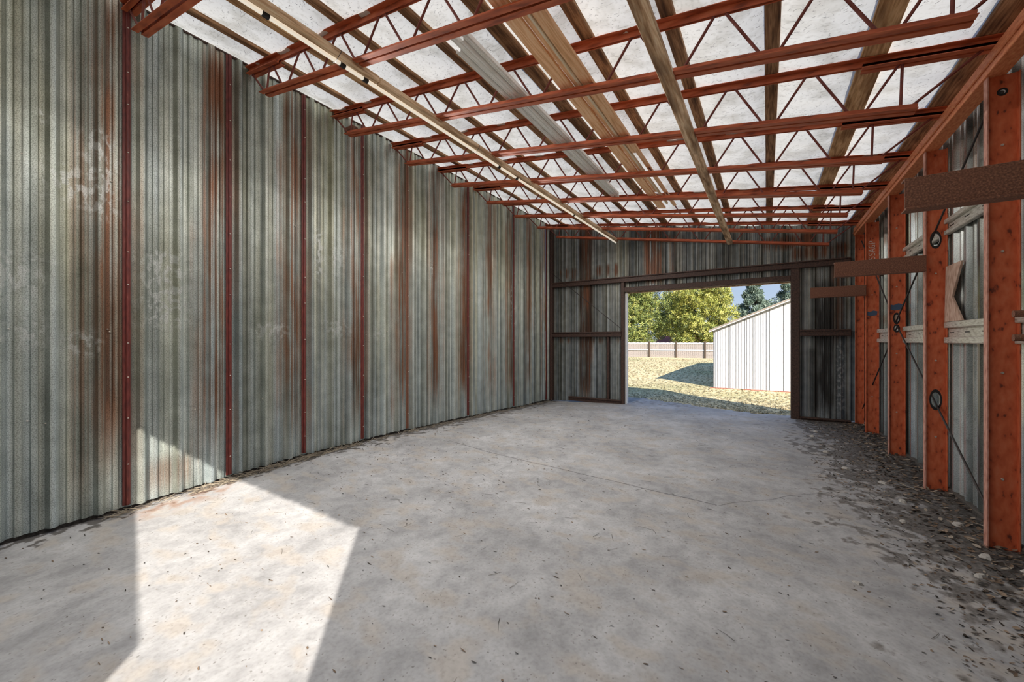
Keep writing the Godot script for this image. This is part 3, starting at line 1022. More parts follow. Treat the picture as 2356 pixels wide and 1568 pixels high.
# ---------- boards and strips stowed in the roof ----------
func build_loose_timber() -> void:
	# board with the conduit under the bottom chords
	var s := mb()
	for i in 3:
		var a: float = [-0.9, 2.2, 5.35][i]
		var b: float = [2.2, 5.35, 8.52][i]
		box(s, P(-2.742 + 0.003 * (i % 2), EYE + 2.178 - 0.004 * (i % 2), (a + b) / 2), Vector3(0.056, 0.05, b - a - 0.003), Basis.IDENTITY, 0.004)
	var o := part("timber_batten", s, M.board, self)
	tag(o, "long pale timber batten under the joists carrying a run of thin white tubes", "timber")
	var pipe := thing("glowing_pipe", "run of thin white pipe with black couplings beside the left timber batten, glow added", "added_light")
	var ends := [-0.9, 1.334, 1.90, 2.11, 4.05, 4.46, 6.3, 8.56]
	for i in ends.size() - 1:
		s = mb()
		tube(s, P(-2.79, EYE + 2.152, ends[i]), P(-2.79, EYE + 2.152, ends[i + 1]), 0.016, -1.0, 12)
		var tb := part("tube", s, M.pipe, pipe)
		if i > 0:
			s = mb()
			tube(s, P(-2.79, EYE + 2.152, ends[i] - 0.022), P(-2.79, EYE + 2.152, ends[i] + 0.022), 0.021, -1.0, 12)
			part("coupling", s, M.black, tb)
	# second timber, nearer the middle
	s = mb()
	box(s, P(-0.583, EYE + 1.826, 3.8), Vector3(0.093, 0.038, 9.4), Basis.IDENTITY, 0.004)
	o = part("timber_batten_001", s, M.board, self)
	taken["timber_batten"] = 2
	tag(o, "broad pale timber board under the joists, just right of the middle of the ceiling", "timber")
	# white metal channels lying on the bottom chords
	var ch := [[-1.900, 0.0, 2.24, 5.70, "outermost on the left"], [-1.853, 0.016, 2.08, 5.78, "second from the left"], [-1.806, 0.004, 2.16, 5.62, "third from the left"], [-1.757, 0.020, 2.03, 5.1, "shortest one on the right"]]
	for c in ch:
		s = mb()
		var x: float = c[0]
		var y: float = 3.875 - 0.165 * (x + 4.17) + 0.056 + c[1]
		var len: float = c[3] - c[2]
		# bent profile: a flat face between two rounded edges, turned up at the sides
		var prof := [Vector2(-0.0205, 0.034), Vector2(-0.0205, 0.004), Vector2(-0.0175, 0.0), Vector2(-0.010, 0.0), Vector2(-0.007, 0.006), Vector2(-0.004, 0.0), Vector2(0.010, 0.0), Vector2(0.013, 0.006), Vector2(0.0175, 0.0), Vector2(0.0205, 0.004), Vector2(0.0205, 0.034)]
		for k in prof.size() - 1:
			var a: Vector2 = prof[k]
			var b: Vector2 = prof[k + 1]
			var n := Vector3(b.y - a.y, -(b.x - a.x), 0).normalized()
			for side in [0.0, 1.0]:
				var o2: Vector3 = -n * 0.0015 * side
				quad(s, P(x + a.x, y + a.y, c[2]) + o2, P(x + b.x, y + b.y, c[2]) + o2, P(x + b.x, y + b.y, c[2] + len) + o2, P(x + a.x, y + a.y, c[2] + len) + o2, n * (1.0 - 2.0 * side))
		o = part(numbered("metal_channel"), s, M.white_metal, self)
		tag(o, "long white metal channel stowed on the joists, " + c[4], "channel", "white channels stowed on the joists")
	# planks lying on the bottom chords
	var pl := [[-1.345, 0.11, 0.024, 0.0, 1.35, 6.33, "plank", "wide orange-brown plank stowed on the joists, left one of the bundle"], [-1.262, 0.05, 0.02, 0.016, 1.30, 5.6, "plank", "narrow rough plank in the middle of the bundle stowed on the joists"], [-1.225, 0.022, 0.03, -0.002, 1.28, 6.1, "plank_cream", "thin cream-coloured strip in the bundle stowed on the joists"], [-1.165, 0.09, 0.026, 0.004, 1.32, 4.25, "plank", "shorter orange-brown plank on the right of the bundle stowed on the joists"], [-1.16, 0.05, 0.02, 0.03, 1.6, 6.3, "plank", "upper narrow plank lying on the bundle stowed on the joists"]]
	for c in pl:
		s = mb()
		var y: float = 3.875 - 0.165 * (c[0] + 4.17) + 0.066 + c[3]
		box(s, Vector3.ZERO, Vector3(c[1], c[2], c[5] - c[4]), Basis(Vector3.BACK, -atan(0.165)), 0.003)
		o = part(numbered("plank"), s, M[c[6]], self, P(c[0], y, (c[4] + c[5]) / 2))
		tag(o, c[7], "plank", "planks stowed on the joists")
	# small rusty bracket and a twist of wire at the left end of the third joist
	var b := thing("junction_box", "small rusty junction box with looped wire beside the left wall end of a joist", "box", P(-4.2, 3.98, 2.98))
	s = mb()
	box(s, Vector3.ZERO, Vector3(0.16, 0.06, 0.09), Basis.IDENTITY, 0.012)
	part("box_body", s, M.arm, b)
	s = mb()
	var last := Vector3(0.07, 0.0, 0.0)
	for i in range(1, 10):
		var p := Vector3(0.07 + 0.06 * sin(i * 0.7), -0.012 * i, 0.02 * cos(i * 0.9))
		tube(s, last, p, 0.0025, -1.0, 5)
		last = p
	part("wire", s, M.rod_dark, b)
	# two wire ties round the batten
	for i in 2:
		s = mb()
		var d: float = [1.83, 3.55][i]
		var ring := []
		for k in 17:
			var a := TAU * k / 16.0
			ring.append(P(-2.765 + 0.062 * cos(a), EYE + 2.17 + 0.045 * sin(a), d + 0.01 * sin(a * 2.0)))
		for k in 16:
			tube(s, ring[k], ring[k + 1], 0.0022, -1.0, 5, false)
		o = part(numbered("wire_tie"), s, M.black, self)
		tag(o, ["thin dark wire tie looped round batten and tube at the second joist", "thin dark wire tie looped round batten and tube halfway down the room"][i], "wire")


# ---------- right-hand posts, eave beam, arms, braces ----------
func build_posts() -> void:
	var s := mb()
	# eave beam: channel with its flat underside over the posts
	box(s, P(1.225, 3.265, 3.84), Vector3(0.012, 0.13, 9.75), Basis.IDENTITY, 0.003)
	box(s, P(1.274, 3.205, 3.84), Vector3(0.1, 0.01, 9.75), Basis.IDENTITY, 0.002)
	box(s, P(1.274, 3.325, 3.84), Vector3(0.1, 0.01, 9.75), Basis.IDENTITY, 0.002)
	bar(s, P(1.214, 3.252, -1.0), P(1.214, 3.252, 8.7), 0.012, 0.012, Vector3(1, 1, 0).normalized(), 0.002)
	var beam := part("eave_beam", s, M.beam, self)
	tag(beam, "long orange-painted eave beam on top of the red posts", "beam")
	var at := [1.43, 2.70, 3.956, 5.19, 6.50, 7.82]
	var lab := ["", "rust-red steel post just outside the right edge of the photo, carrying the nearest arm", "nearest rust-red steel post in view, with a round burnt hole at its top", "second rust-red steel post from the camera, with two slotted holes and an arm", "third rust-red steel post, with the blue paint smear and the brace crossing", "fourth rust-red steel post, stencilled with pale letters"]
	for i in range(1, at.size()):
		post(at[i], 0.15, lab[i], i)
	post(8.62, 0.11, "dark red corner post against the far wall, right of the doorway", 6)
	# cantilever arms
	var al := ["large rusty brown steel arm crossing the nearest post at the right edge", "rusty brown steel arm on the second post, above the middle of the right wall", "smallest, farthest rusty brown steel arm, right of the doorway"]
	var arms := [[2.70, 2.09, 2.25], [5.13, 2.09, 2.24], [7.76, 2.12, 2.28]]
	for i in 3:
		var o := thing("wall_arm", al[i], "arm", P(0.57, arms[i][1], arms[i][0]), "arms on the right wall posts")
		var hh: float = arms[i][2] - arms[i][1]
		s = mb()
		box(s, Vector3(0.33, hh / 2, 0), Vector3(0.66, hh, 0.008), Basis.IDENTITY, 0.002)
		part("web", s, M.arm, o)
		for y in [0.004, hh - 0.004]:
			s = mb()
			box(s, Vector3(0.33, y, -0.03), Vector3(0.66, 0.008, 0.06), Basis.IDENTITY, 0.002)
			part("flange", s, M.arm, o)
		s = mb()
		box(s, Vector3(0.33, 0.006, 0.012), Vector3(0.66, 0.012, 0.024), Basis.IDENTITY, 0.002)
		part("lip", s, M.arm, o)
	# brace rods
	var bl := ["brace rod rising from the third post to the top of the nearest post", "brace rod falling from the third post to the foot of the nearest post", "brace rod rising from the third post towards the far corner", "brace rod falling from the third post towards the far corner"]
	var rods := [[P(1.30, 1.68, 6.5), P(1.30, 3.13, 4.03)], [P(1.31, 1.63, 6.5), P(1.31, 0.17, 4.0)], [P(1.30, 1.66, 6.5), P(1.30, 3.08, 8.55)], [P(1.31, 1.62, 6.5), P(1.31, 0.35, 8.55)]]
	for i in 4:
		s = mb()
		tube(s, rods[i][0], rods[i][1], 0.008, -1.0, 8)
		var r := part(numbered("brace_rod") if i > 99 else "brace_rod_%03d" % (i + 1), s, M.rod_dark, self)
		tag(r, "thin dark " + bl[i], "rod", "cross braces on the right wall")
	# plywood offcut leaning on the girt
	s = mb()
	plate(s, PackedVector3Array([P(1.352, 1.622, 5.15), P(1.36, 2.12, 5.15), P(1.36, 2.12, 4.80), P(1.358, 1.835, 5.00), P(1.352, 1.622, 4.765)]), Vector3.RIGHT, 0.014)
	var ply := part("plywood_offcut", s, M.ply, self)
	tag(ply, "pale plywood offcut with a notched edge standing on the right wall girt", "plywood")
	# stub ends of a cable shelf right of the nearest post
	for i in 2:
		s = mb()
		var y: float = [1.62, 1.47][i]
		tube(s, P(1.30, y, 3.80), P(1.372, y, 3.80), 0.022, -1.0, 10)
		var st := part(numbered("pipe_stub"), s, M.arm, self)
		tag(st, ["upper", "lower"][i] + " rusty pipe stub at the right edge beside the nearest post", "pipe")


func post(d: float, deep: float, label: String, which: int) -> void:
	var o := thing("steel_post", label, "post", P(1.23, 0.03, d), "posts along the right wall")
	var tall := 3.17
	var x1 := deep
	for x in [0.005, x1 - 0.005]:
		var s := mb()
		box(s, Vector3(x, tall / 2, 0), Vector3(0.01, tall, 0.055), Basis.IDENTITY, 0.002)
		var fl := part("flange", s, M.post if x > 0.01 or which > 4 else M.post_pale, o)
		if x < 0.01 and which <= 4:
			fl.set_meta("label", "paler pinkish inner flange")
	var web := CSGBox3D.new()
	web.name = "web"
	web.size = Vector3(x1 - 0.02, tall, 0.01)
	web.position = Vector3(x1 / 2, tall / 2, 0.0)
	web.material = M.post
	o.add_child(web)
	var holes := []
	if which == 3:
		holes = [[2.35, 0.027, 2.1], [0.88, 0.03, 2.3]]
	elif which == 4:
		holes = [[1.69, 0.02, 2.2], [1.57, 0.018, 1.6]]
	elif which == 2:
		holes = [[3.06, 0.014, 1.0]]
	for h in holes:
		var c := CSGCylinder3D.new()
		c.name = "slot"
		c.radius = h[1]
		c.height = 0.1
		c.sides = 20
		c.operation = CSGShape3D.OPERATION_SUBTRACTION
		c.rotation.x = PI / 2
		c.position = Vector3(0, h[0] - tall / 2, 0)
		c.scale = Vector3(1, 1, h[2])
		web.add_child(c)
		# burnt rim of the hole
		var rim := mb()
		for k in 20:
			var a0 := TAU * k / 20
			var a1 := TAU * (k + 1) / 20
			var f := func(a: float, r: float) -> Vector3: return Vector3(x1 / 2 + cos(a) * r, h[0] + sin(a) * r * h[2], 0.0062)
			quad(rim, f.call(a0, h[1]), f.call(a1, h[1]), f.call(a1, h[1] + 0.012), f.call(a0, h[1] + 0.012), Vector3.BACK)
		var rr := part("hole_rim", rim, M.black, o)
		rr.set_meta("label", "burnt dark rim of the hole")
	for h in [0.45, 1.15, 1.95, 2.65]:
		if which == 6:
			continue
		var s := mb()
		tube(s, Vector3(x1 / 2, h + which * 0.03, 0.004), Vector3(x1 / 2, h + which * 0.03, 0.012), 0.009, 0.007, 8)
		part("bolt", s, M.bolt, o)
	var base := mb()
	box(base, Vector3(x1 / 2, 0.006, 0), Vector3(x1 + 0.03, 0.012, 0.12), Basis.IDENTITY, 0.002)
	part("base_plate", base, M.frame, o)
	if which == 4 or which == 5:
		var s := mb()
		plate(s, PackedVector3Array([Vector3(0.02, 1.80, 0.0062), Vector3(0.06, 1.785, 0.0062), Vector3(0.125, 1.80, 0.0062), Vector3(0.135, 1.855, 0.0062), Vector3(0.09, 1.87, 0.0062), Vector3(0.05, 1.85, 0.0062), Vector3(0.022, 1.858, 0.0062)]), Vector3.BACK, 0.0008)
		part("paint_smear", s, M.blue, o)
	if which == 5:
		var t := TextMesh.new()
		t.text = "SSAGP"
		var f := SystemFont.new()
		f.font_names = PackedStringArray(["Droid Sans Mono"])
		t.font = f
		t.font_size = 16
		t.pixel_size = 0.006
		t.depth = 0.001
		var mi := put("stencil_letters", t, M.pale_paint, o, Vector3(x1 / 2, 2.76, 0.007))
		mi.rotation.z = PI / 2


# ---------- litter ----------
func leaf_mesh() -> ArrayMesh:
	var s := mb()
	var ring := [Vector3(-0.5, 0.0, 0), Vector3(-0.2, 0.06, -0.22), Vector3(0.2, 0.10, -0.2), Vector3(0.5, 0.16, 0), Vector3(0.2, 0.10, 0.2), Vector3(-0.2, 0.06, 0.22)]
	for i in 6:
		s.set_smooth_group(0)
		for v in [Vector3(0, 0.02, 0), ring[(i + 1) % 6], ring[i]]:
			s.add_vertex(v)
	s.generate_normals()
	return s.commit()


func build_litter() -> void:
	var browns := [Color(0.055, 0.042, 0.032), Color(0.10, 0.07, 0.05), Color(0.17, 0.115, 0.075), Color(0.27, 0.20, 0.14), Color(0.04, 0.035, 0.03), Color(0.34, 0.29, 0.23)]
	var leaf := leaf_mesh()
	var where := []
	var cols := []
	for i in 5200:
		var d := rng.randf_range(1.6, 8.6)
		var edge := 0.75 if d < 4.5 else 0.5
		var t := pow(rng.randf(), 0.6)
		var x := lerpf(edge - 0.1, 1.39, t)
		var size := rng.randf_range(0.012, 0.05) * (1.25 if x > 1.0 else 0.8)
		var b := Basis.from_euler(Vector3(rng.randf_range(-0.35, 0.35), rng.randf() * TAU, rng.randf_range(-0.35, 0.35))).scaled(Vector3(size, size, size) * Vector3(1, 1, rng.randf_range(0.3, 0.8)))
		where.append(Transform3D(b, P(x, floor_h(x, d) + 0.003 + 0.018 * rng.randf() * smoothstep(1.0, 1.35, x), d)))
		cols.append(browns[mini(5, int(pow(rng.randf(), 1.35) * 6))])
	var o := scatter("leaf_litter", leaf, M.leaf, where, cols, self)
	tag(o, "dark dead leaves and crumbs strewn along the foot of the right wall", "leaf litter", "", "stuff")
	where = []
	cols = []
	# crumbs on the open slab, denser towards the left wall's far half
	for i in 2600:
		var d := rng.randf_range(0.4, 8.6)
		var x := rng.randf_range(-4.3, 0.9)
		if i % 2 == 0:
			d = rng.randf_range(2.2, 8.4)
			x = -4.38 + pow(rng.randf(), 2.2) * 2.6
		var size := rng.randf_range(0.006, 0.022)
		var b := Basis.from_euler(Vector3(rng.randf_range(-0.2, 0.2), rng.randf() * TAU, rng.randf_range(-0.2, 0.2))).scaled(Vector3(size * rng.randf_range(1.0, 2.5), size, size * 0.6))
		where.append(Transform3D(b, P(x, floor_h(x, d) + 0.002, d)))
		cols.append(browns[rng.randi_range(0, 4)])
	o = scatter("floor_crumbs", leaf, M.leaf, where, cols, self)
	tag(o, "dark crumbs and leaf bits scattered over the open concrete floor", "debris", "", "stuff")
	# straw and twigs
	var tw := mb()
	bar(tw, Vector3(-0.5, 0, 0), Vector3(0.0, 0.03, 0.03), 0.02, 0.02)
	bar(tw, Vector3(0.0, 0.03, 0.03), Vector3(0.5, 0, -0.02), 0.016, 0.016)
	var twig := tw.commit()
	where = []
	cols = []
	var straws := [Color(0.30, 0.25, 0.18), Color(0.16, 0.13, 0.10), Color(0.42, 0.36, 0.27), Color(0.08, 0.07, 0.055)]
	for i in 1500:
		var d := rng.randf_range(0.9, 8.5)
		if i % 3 == 0:
			d = rng.randf_range(1.5, 3.2)
		var x := WALL_L + 0.035 + absf(rng.randfn(0.0, 0.05))
		var size := rng.randf_range(0.04, 0.16)
		var b := Basis.from_euler(Vector3(0, PI / 2 + rng.randfn(0.0, 0.5), rng.randfn(0.0, 0.22))).scaled(Vector3(size, size, size) * Vector3(1, 1, 1))
		where.append(Transform3D(b, P(x, floor_h(x, d) + 0.006 + 0.02 * rng.randf(), d)))
		cols.append(straws[rng.randi_range(0, 3)])
	o = scatter("straw", twig, M.leaf, where, cols, self)
	tag(o, "dry straw and twigs drifted along the foot of the left wall", "straw", "", "stuff")
	where = []
	cols = []
	for i in 220:
		var d := rng.randf_range(1.2, 8.0)
		var x := rng.randf_range(-4.0, 0.8)
		var size := rng.randf_range(0.03, 0.11)
		var b := Basis.from_euler(Vector3(0, rng.randf() * TAU, 0)).scaled(Vector3(size, size * 0.6, size * 0.8))
		where.append(Transform3D(b, P(x, floor_h(x, d) + 0.003, d)))
		cols.append(straws[[1, 3, 3, 1][i % 4]])
	o = scatter("loose_twigs", twig, M.leaf, where, cols, self)
	tag(o, "loose thin twigs lying about on the open concrete floor", "twigs", "", "stuff")
	# pale stone chips by the right wall
	var chips := [[1.17, 3.75, 0.055, "small pale stone chip right in front of the nearest post"], [1.30, 3.62, 0.05, "pale stone chip at the right edge, behind the largest chips"], [1.05, 3.45, 0.045, "pale stone chip left of the cluster below the nearest post"], [1.24, 3.36, 0.06, "largest pale stone chip, lowest at the right edge"], [0.98, 4.7, 0.05, "pale stone chip on the dirt before the second post"], [0.88, 4.2, 0.035, "tiny pale stone chip on the dirt between the two nearest posts"], [0.72, 5.6, 0.05, "pale stone chip at the dirt edge level with the second post"], [0.62, 6.3, 0.05, "pale stone chip at the dirt edge level with the third post"], [0.55, 7.2, 0.06, "pale stone chip at the dirt edge before the fourth post"], [0.62, 7.6, 0.05, "farthest pale stone chip, below the corner post"], [0.44, 3.0, 0.03, "lone white stone chip out on the grey slab at lower right"], [0.95, 5.2, 0.05, "pale stone chip close beside the foot of the second post"], [1.31, 4.05, 0.045, "pale stone chip tucked behind the foot of the nearest post"], [1.2, 4.3, 0.05, "pale stone chip under the right wall between the two nearest posts"]]
	for i in chips.size():
		var s := mb()
		var c: Array = chips[i]
		var pts := []
		for k in 7:
			var a := TAU * k / 7.0
			pts.append(Vector3(cos(a) * c[2] * rng.randf_range(0.7, 1.1), 0, sin(a) * c[2] * rng.randf_range(0.4, 0.75)))
		var peak := Vector3(rng.randf_range(-0.01, 0.01), c[2] * 0.42, 0)
		for k in 7:
			var p: Vector3 = pts[k]
			var q: Vector3 = pts[(k + 1) % 7]
			var pi: Vector3 = p * 0.6 + Vector3.UP * c[2] * 0.33
			var qi: Vector3 = q * 0.6 + Vector3.UP * c[2] * 0.33
			quad(s, p, q, qi, pi, ((p + q) + Vector3.UP * c[2]).normalized())
			tri(s, pi, qi, peak, (Vector3.UP + (p + q)).normalized())
		var st := part(numbered("stone_chip"), s, M.stone, self, P(c[0], floor_h(c[0], c[1]) + 0.001, c[1]))
		st.rotation.y = rng.randf() * TAU
		tag(st, c[3], "stone", "pale stone chips in the litter")
	# pale sack at the left edge of the picture
	var s := mb()
	var rings := 10
	var seg := 18
	for i in rings:
		for k in seg:
			var q := []
			for v in [[0, 0], [1, 0], [1, 1], [0, 1]]:
				var a: float = PI * (i + v[0]) / rings
				var b: float = TAU * (k + v[1]) / seg
				var r := sin(a) * (1.0 + 0.06 * sin(b * 5.0 + a * 3.0))
				q.append(Vector3(cos(b) * r * 0.11, 0.085 - 0.09 * cos(a), sin(b) * r * 0.15))
			s.set_smooth_group(0)
			for v in [0, 1, 2, 0, 2, 3]:
				s.add_vertex(q[v])
	s.generate_normals()
	var sack := part("sack", s, M.sack, self, P(-4.27, floor_h(-4.27, 0.08) + 0.002, 0.08))
	tag(sack, "pale rounded sack against the left wall, cut off by the left edge", "sack")


# ---------- outside ----------
func build_outside() -> void:
	var m := grained(noise_tex(0.02, 401, [[0.0, rgb8(170, 152, 106)], [0.35, rgb8(208, 190, 144)], [0.6, rgb8(222, 206, 162)], [1.0, rgb8(232, 220, 184)]], 512, 6), Vector3(0.5, 0.5, 0.5), 0.95)
	m.detail_enabled = true
	m.detail_blend_mode = BaseMaterial3D.BLEND_MODE_MUL
	m.detail_uv_layer = BaseMaterial3D.DETAIL_UV_2
	m.detail_albedo = noise_tex(0.01, 403, [[0.0, Color(0.82, 0.86, 0.8)], [0.5, Color(1, 1, 1)], [1.0, Color(1, 0.98, 0.94)]], 256, 3)
	m.uv2_triplanar = true
	m.uv2_world_triplanar = true
	m.uv2_scale = Vector3(0.07, 0.07, 0.07)
	var s := mb()
	var grid := func(x0: float, x1: float, nx: int, near: Callable, rows: Array, height: Callable) -> void:
		for i in nx:
			for j in rows.size() - 1:
				var q := []
				for o in [[0, 0], [1, 0], [1, 1], [0, 1]]:
					var x := lerpf(x0, x1, float(i + o[0]) / nx)
					var d: float = near.call(x) + rows[j + o[1]]
					q.append(P(x, height.call(d), d))
				s.set_smooth_group(0)
				for v in [0, 2, 1, 0, 3, 2]:
					s.add_vertex(q[v])
	var rows := [0.0, 0.2, 0.5, 1.0, 1.6, 2.3, 3.0, 4.0, 5.0, 6.5, 8.0, 10.0, 12.0, 14.0, 18.0, 24.0, 34.0, 60.0, 120.0]
	grid.call(DOOR_L - 0.2, DOOR_R + 0.2, 40, slab_edge, rows, ground_h)
	grid.call(DOOR_R + 0.2, 90.0, 12, func(_x: float) -> float: return 9.0, rows, ground_h)
	grid.call(-90.0, DOOR_L - 0.2, 12, func(_x: float) -> float: return 8.85, rows, ground_h)
	var flat := func(_d: float) -> float: return -0.01
	grid.call(-90.0, 90.0, 6, func(_x: float) -> float: return -90.0, [0.0, 40.0, 80.0, 88.85], flat)
	grid.call(-90.0, -4.62, 4, func(_x: float) -> float: return -1.15, [0.0, 5.0, 10.2], flat)
	grid.call(1.56, 90.0, 4, func(_x: float) -> float: return -1.15, [0.0, 5.0, 10.2], flat)
	s.generate_normals()
	var lawn := put("lawn", flip_up(s.commit()), m, self)
	tag(lawn, "dry straw-coloured lawn outside the doorway", "lawn", "", "structure")
	# tufts
	var bl := mb()
	for i in 5:
		var a := TAU * i / 5.0
		var r := Vector3(cos(a), 0, sin(a))
		tri(bl, r * 0.1 + r.cross(Vector3.UP) * 0.12, r * 0.1 - r.cross(Vector3.UP) * 0.12, r * 0.9 + Vector3.UP * 0.7, (r + Vector3.UP).normalized())
	var tuft := bl.commit()
	var where := []
	var cols := []
	for i in 16000:
		var d := 9.0 + pow(rng.randf(), 1.7) * 24.0
		var x := rng.randf_range(-0.30 * d - 1.0, 0.09 * d + 0.6)
		if d < slab_edge(x) + 0.03 or (x > -1.5 and d > 14.2):
			continue
		var size := rng.randf_range(0.02, 0.05) * (1.0 + d * 0.02)
		where.append(Transform3D(Basis(Vector3.UP, rng.randf() * TAU).scaled(Vector3(size, size * rng.randf_range(0.5, 1.0), size)), P(x, ground_h(d) - 0.002, d)))
		var c: Color = [Color(0.58, 0.48, 0.27), Color(0.50, 0.41, 0.22), Color(0.36, 0.31, 0.16), Color(0.66, 0.56, 0.35)][rng.randi_range(0, 3)]
		cols.append(c)
	var o := scatter("grass_tufts", tuft, M.leaf, where, cols, self)
	tag(o, "short dry grass tufts on the lawn beyond the doorway", "grass", "", "stuff")
	build_barn()
	build_fence()
	build_trees()


func build_barn() -> void:
	var x0 := -1.46
	var d0 := 14.40
	var g := -0.06
	var eave := 1.80
	var rise := 0.42
	var ridge := 3.2          # half width of the roof
	var len := 10.5
	var b := thing("barn", "white board-sided barn with a sloping roof right outside the doorway", "barn", P(x0, g, d0))
	var seams := [0.0, 0.19, 0.42, 0.63, 0.87, 1.09, 1.30, 1.52, 1.87, 2.2, 2.6, 3.0, 3.4, 3.8, 4.3, 4.8, 5.4, 5.9, 6.4]
	var edge := func(x: float) -> float: return eave - g + rise * minf(x, 2.0 * ridge - x)
	for i in seams.size() - 1:
		var a: float = seams[i] + 0.006
		var c: float = seams[i + 1] - 0.006
		var s := mb()
		var pts := [Vector3(a, 0.0, 0), Vector3(c, 0.0, 0), Vector3(c, edge.call(c), 0)]
		if a < ridge and c > ridge:
			pts.append(Vector3(ridge, edge.call(ridge), 0))
		pts.append(Vector3(a, edge.call(a), 0))
		plate(s, PackedVector3Array(pts), Vector3.BACK, 0.02 + 0.006 * (i % 2))
		# narrow ribs on the corrugated boards
		if i < 7:
			for k in 2:
				var xx := lerpf(a, c, 0.3 + 0.4 * k)
				box(s, Vector3(xx, edge.call(xx) / 2 - 0.02, 0.028), Vector3(0.018, edge.call(xx) - 0.05, 0.016), Basis.IDENTITY, 0.004)
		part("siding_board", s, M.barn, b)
	var s := mb()
	plate(s, PackedVector3Array([Vector3(0, 0.0, -0.03), Vector3(6.4, 0.0, -0.03), Vector3(6.4, edge.call(6.4), -0.03), Vector3(ridge, edge.call(ridge), -0.03), Vector3(0, edge.call(0.0), -0.03)]), Vector3.BACK, 0.02)
	part("gable_backing", s, M.barn_gap, b)
	s = mb()
	for sx in [0.01, 6.39]:
		box(s, Vector3(sx, edge.call(0.0) / 2, -len / 2), Vector3(0.04, edge.call(0.0), len))
	box(s, Vector3(3.2, edge.call(0.0) / 2, -len), Vector3(6.4, edge.call(0.0), 0.04))
	plate(s, PackedVector3Array([Vector3(0, edge.call(0.0), -len), Vector3(6.4, edge.call(0.0), -len), Vector3(ridge, edge.call(ridge), -len)]), Vector3.BACK, 0.02)
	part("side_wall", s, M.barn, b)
	for side in [0, 1]:
		s = mb()
		var ea := Vector3(-0.13 if side == 0 else 6.53, edge.call(0.0) - 0.13 * rise + 0.035, 0)
		var ri := Vector3(ridge, edge.call(ridge) + 0.035, 0)
		var mid := (ea + ri) / 2 + Vector3(0, 0, -len / 2 + 0.06)
		var dir := (ri - ea).normalized()
		box(s, mid, Vector3(ea.distance_to(ri), 0.04, len + 0.24), Basis(Vector3.BACK, atan2(dir.y, dir.x)), 0.01)
		part("roof_slope", s, M.barn_roof, b)
		s = mb()
		box(s, (ea + ri) / 2 + Vector3(0, -0.028, 0.15), Vector3(ea.distance_to(ri), 0.06, 0.03), Basis(Vector3.BACK, atan2(dir.y, dir.x)), 0.006)
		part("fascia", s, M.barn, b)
	# strip of bare red earth at the foot
	s = mb()
	for i in 40:
		var x := i * 0.16
		box(s, Vector3(x, 0.0, 0.20 + 0.03 * sin(i * 2.1)), Vector3(0.18, 0.03, 0.10 + 0.03 * sin(i * 1.3)), Basis(Vector3.UP, 0.3 * sin(i)), 0.01)
	var earth := part("earth_strip", s, M.red_roof, self, P(x0, g + 0.01, d0))
	tag(earth, "strip of reddish bare earth along the foot of the white barn", "earth", "", "stuff")


func build_fence() -> void:
	var d := 35.0
	var g := ground_h(d)
	var f := thing("board_fence", "weathered grey board fence along the back of the lawn", "fence", P(0, g, d))
	var posts := []
	for i in 16:
		posts.append(-27.8 + i * 2.15)
	for i in posts.size():
		var s := mb()
		box(s, Vector3(posts[i], 0.68, 0.09), Vector3(0.12, 1.36, 0.12), Basis.IDENTITY, 0.02)
		part("fence_post", s, M.fence_post, f)
		if i == posts.size() - 1:
			continue
		for h in [0.62, 1.2]:
			s = mb()
			box(s, Vector3(posts[i] + 1.075, h, 0.045), Vector3(2.15, 0.09, 0.05), Basis.IDENTITY, 0.008)
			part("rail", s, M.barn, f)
		s = mb()
		var n := 14
		for k in n:
			var x: float = posts[i] + (k + 0.5) * 2.15 / n
			var top := 1.26 + 0.03 * sin(k * 2.7 + i)
			box(s, Vector3(x, top / 2, 0.008 * (k % 2)), Vector3(2.15 / n - 0.012, top, 0.02), Basis.IDENTITY, 0.003)
		var p := part("pickets", s, M.fence, f)
		p.set_meta("kind", "stuff")


func sprig() -> ArrayMesh:
	var s := mb()
	for i in 6:
		var a := TAU * i / 6.0 + 0.4
		var dir := Vector3(cos(a), sin(a * 1.7) * 0.6, sin(a)).normalized()
		var side := dir.cross(Vector3.UP).normalized()
		var p := dir * 0.08
		var q := dir * 0.55
		var n := side.cross(dir).normalized()
		for t in [[p, q + side * 0.16, dir], [p, dir, q - side * 0.16]]:
			tri(s, t[0], t[1], t[2], n)
	return s.commit()


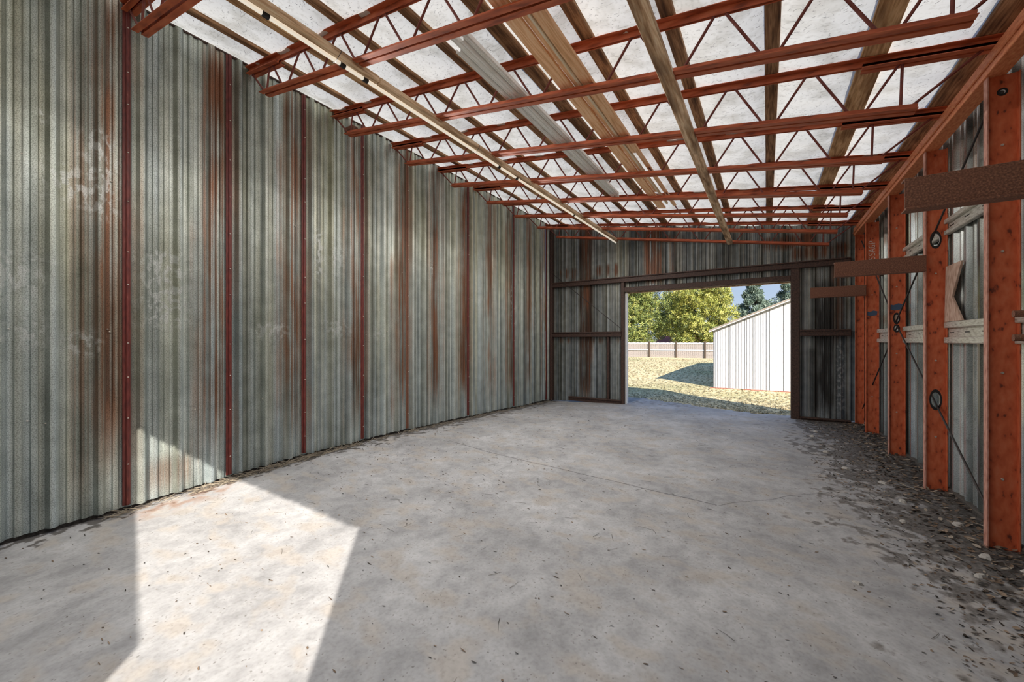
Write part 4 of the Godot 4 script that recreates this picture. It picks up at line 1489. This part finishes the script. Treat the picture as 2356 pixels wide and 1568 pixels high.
func tree(called: String, label: String, at: Vector3, tall: float, low: float, rad: float, count: int, cols: Array, leafy: float, conifer := false) -> void:
	var t := thing(called, label, "tree", at, "trees beyond the fence")
	var s := mb()
	tube(s, Vector3.ZERO, Vector3(0.1, tall * 0.5, 0), 0.17, 0.1, 8)
	tube(s, Vector3(0.1, tall * 0.5, 0), Vector3(0.0, tall * 0.92, 0.1), 0.1, 0.03, 8)
	part("trunk", s, M.bark, t)
	s = mb()
	var blobs := []
	for i in 26:
		var a := i * 2.4
		var y := lerpf(low, tall, (i + 0.5) / 26.0)
		var k := (y - low) / (tall - low)
		var r := rad * (sqrt(maxf(0.05, 1.0 - pow(2.0 * k - 0.85, 2.0) * 0.8)) if not conifer else (1.02 - k))
		var c := Vector3(cos(a) * r * rng.randf_range(0.45, 0.8), y, sin(a) * r * rng.randf_range(0.45, 0.8))
		blobs.append([c, rad * rng.randf_range(0.26, 0.42) * (1.0 if not conifer else (1.15 - k) * 0.9)])
		tube(s, Vector3(0.06, y * 0.75, 0), c, 0.045, 0.012, 5)
	part("branches", s, M.bark, t)
	var where := []
	var cc := []
	for i in count:
		var b: Array = blobs[rng.randi_range(0, blobs.size() - 1)]
		var dir := Vector3(rng.randfn(), rng.randfn() * 0.75, rng.randfn()).normalized()
		var p: Vector3 = b[0] + dir * b[1] * pow(rng.randf(), 0.45) * 1.1
		var size := leafy * rng.randf_range(0.6, 1.3)
		where.append(Transform3D(Basis.from_euler(Vector3(rng.randf() * TAU, rng.randf() * TAU, rng.randf() * TAU)).scaled(Vector3.ONE * size), p))
		cc.append(cols[rng.randi_range(0, cols.size() - 1)])
	scatter("foliage", sprig(), M.leaf_green, where, cc, t)


func build_trees() -> void:
	var yellow := [Color(0.30, 0.32, 0.06), Color(0.40, 0.40, 0.09), Color(0.20, 0.24, 0.05), Color(0.10, 0.13, 0.04), Color(0.50, 0.48, 0.14)]
	var green := [Color(0.18, 0.23, 0.06), Color(0.27, 0.31, 0.08), Color(0.09, 0.13, 0.045), Color(0.36, 0.37, 0.10)]
	var blue := [Color(0.11, 0.17, 0.13), Color(0.19, 0.26, 0.21), Color(0.07, 0.11, 0.08), Color(0.26, 0.33, 0.27)]
	var g := ground_h(40.0)
	tree("leafy_tree", "bushy yellow-green tree at the left side of the doorway view", P(-11.6, g, 40.0), 8.6, 1.0, 3.3, 9000, green, 0.24)
	tree("leafy_tree", "bright yellow-green tree in the middle of the doorway view, beside the barn roof", P(-5.1, g, 40.5), 9.2, 1.1, 3.1, 9000, yellow, 0.24)
	tree("leafy_tree", "dim green tree standing behind the gap between the two front trees", P(-9.6, g, 52.5), 7.0, 1.0, 3.0, 5000, green, 0.26)
	tree("conifer_tree", "bluish conifer just right of the bright tree, above the barn roof", P(-1.3, g, 52.0), 9.0, 1.5, 2.8, 7000, blue, 0.26, true)
	tree("conifer_tree", "tall bluish conifer at the right side of the doorway view", P(2.2, g, 54.0), 12.0, 1.5, 3.0, 7000, blue, 0.26, true)
	tree("leafy_tree", "green tree beyond the fence hidden by the left jamb", P(-18.5, g, 41.0), 8.0, 1.0, 3.4, 5000, green, 0.28)
	# low house behind the fence
	var h := thing("low_house", "low red-roofed building showing just above the fence under the bright tree", "house", P(-6.8, g, 46.2))
	var s := mb()
	box(s, Vector3(0, 0.6, 0), Vector3(6.0, 1.2, 4.0), Basis.IDENTITY, 0.02)
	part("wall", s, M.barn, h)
	s = mb()
	for k in [-1.0, 1.0]:
		box(s, Vector3(0, 1.55, k * 1.1), Vector3(6.4, 0.08, 2.4), Basis(Vector3.RIGHT, k * 0.32), 0.01)
	part("roof", s, M.red_roof, h)
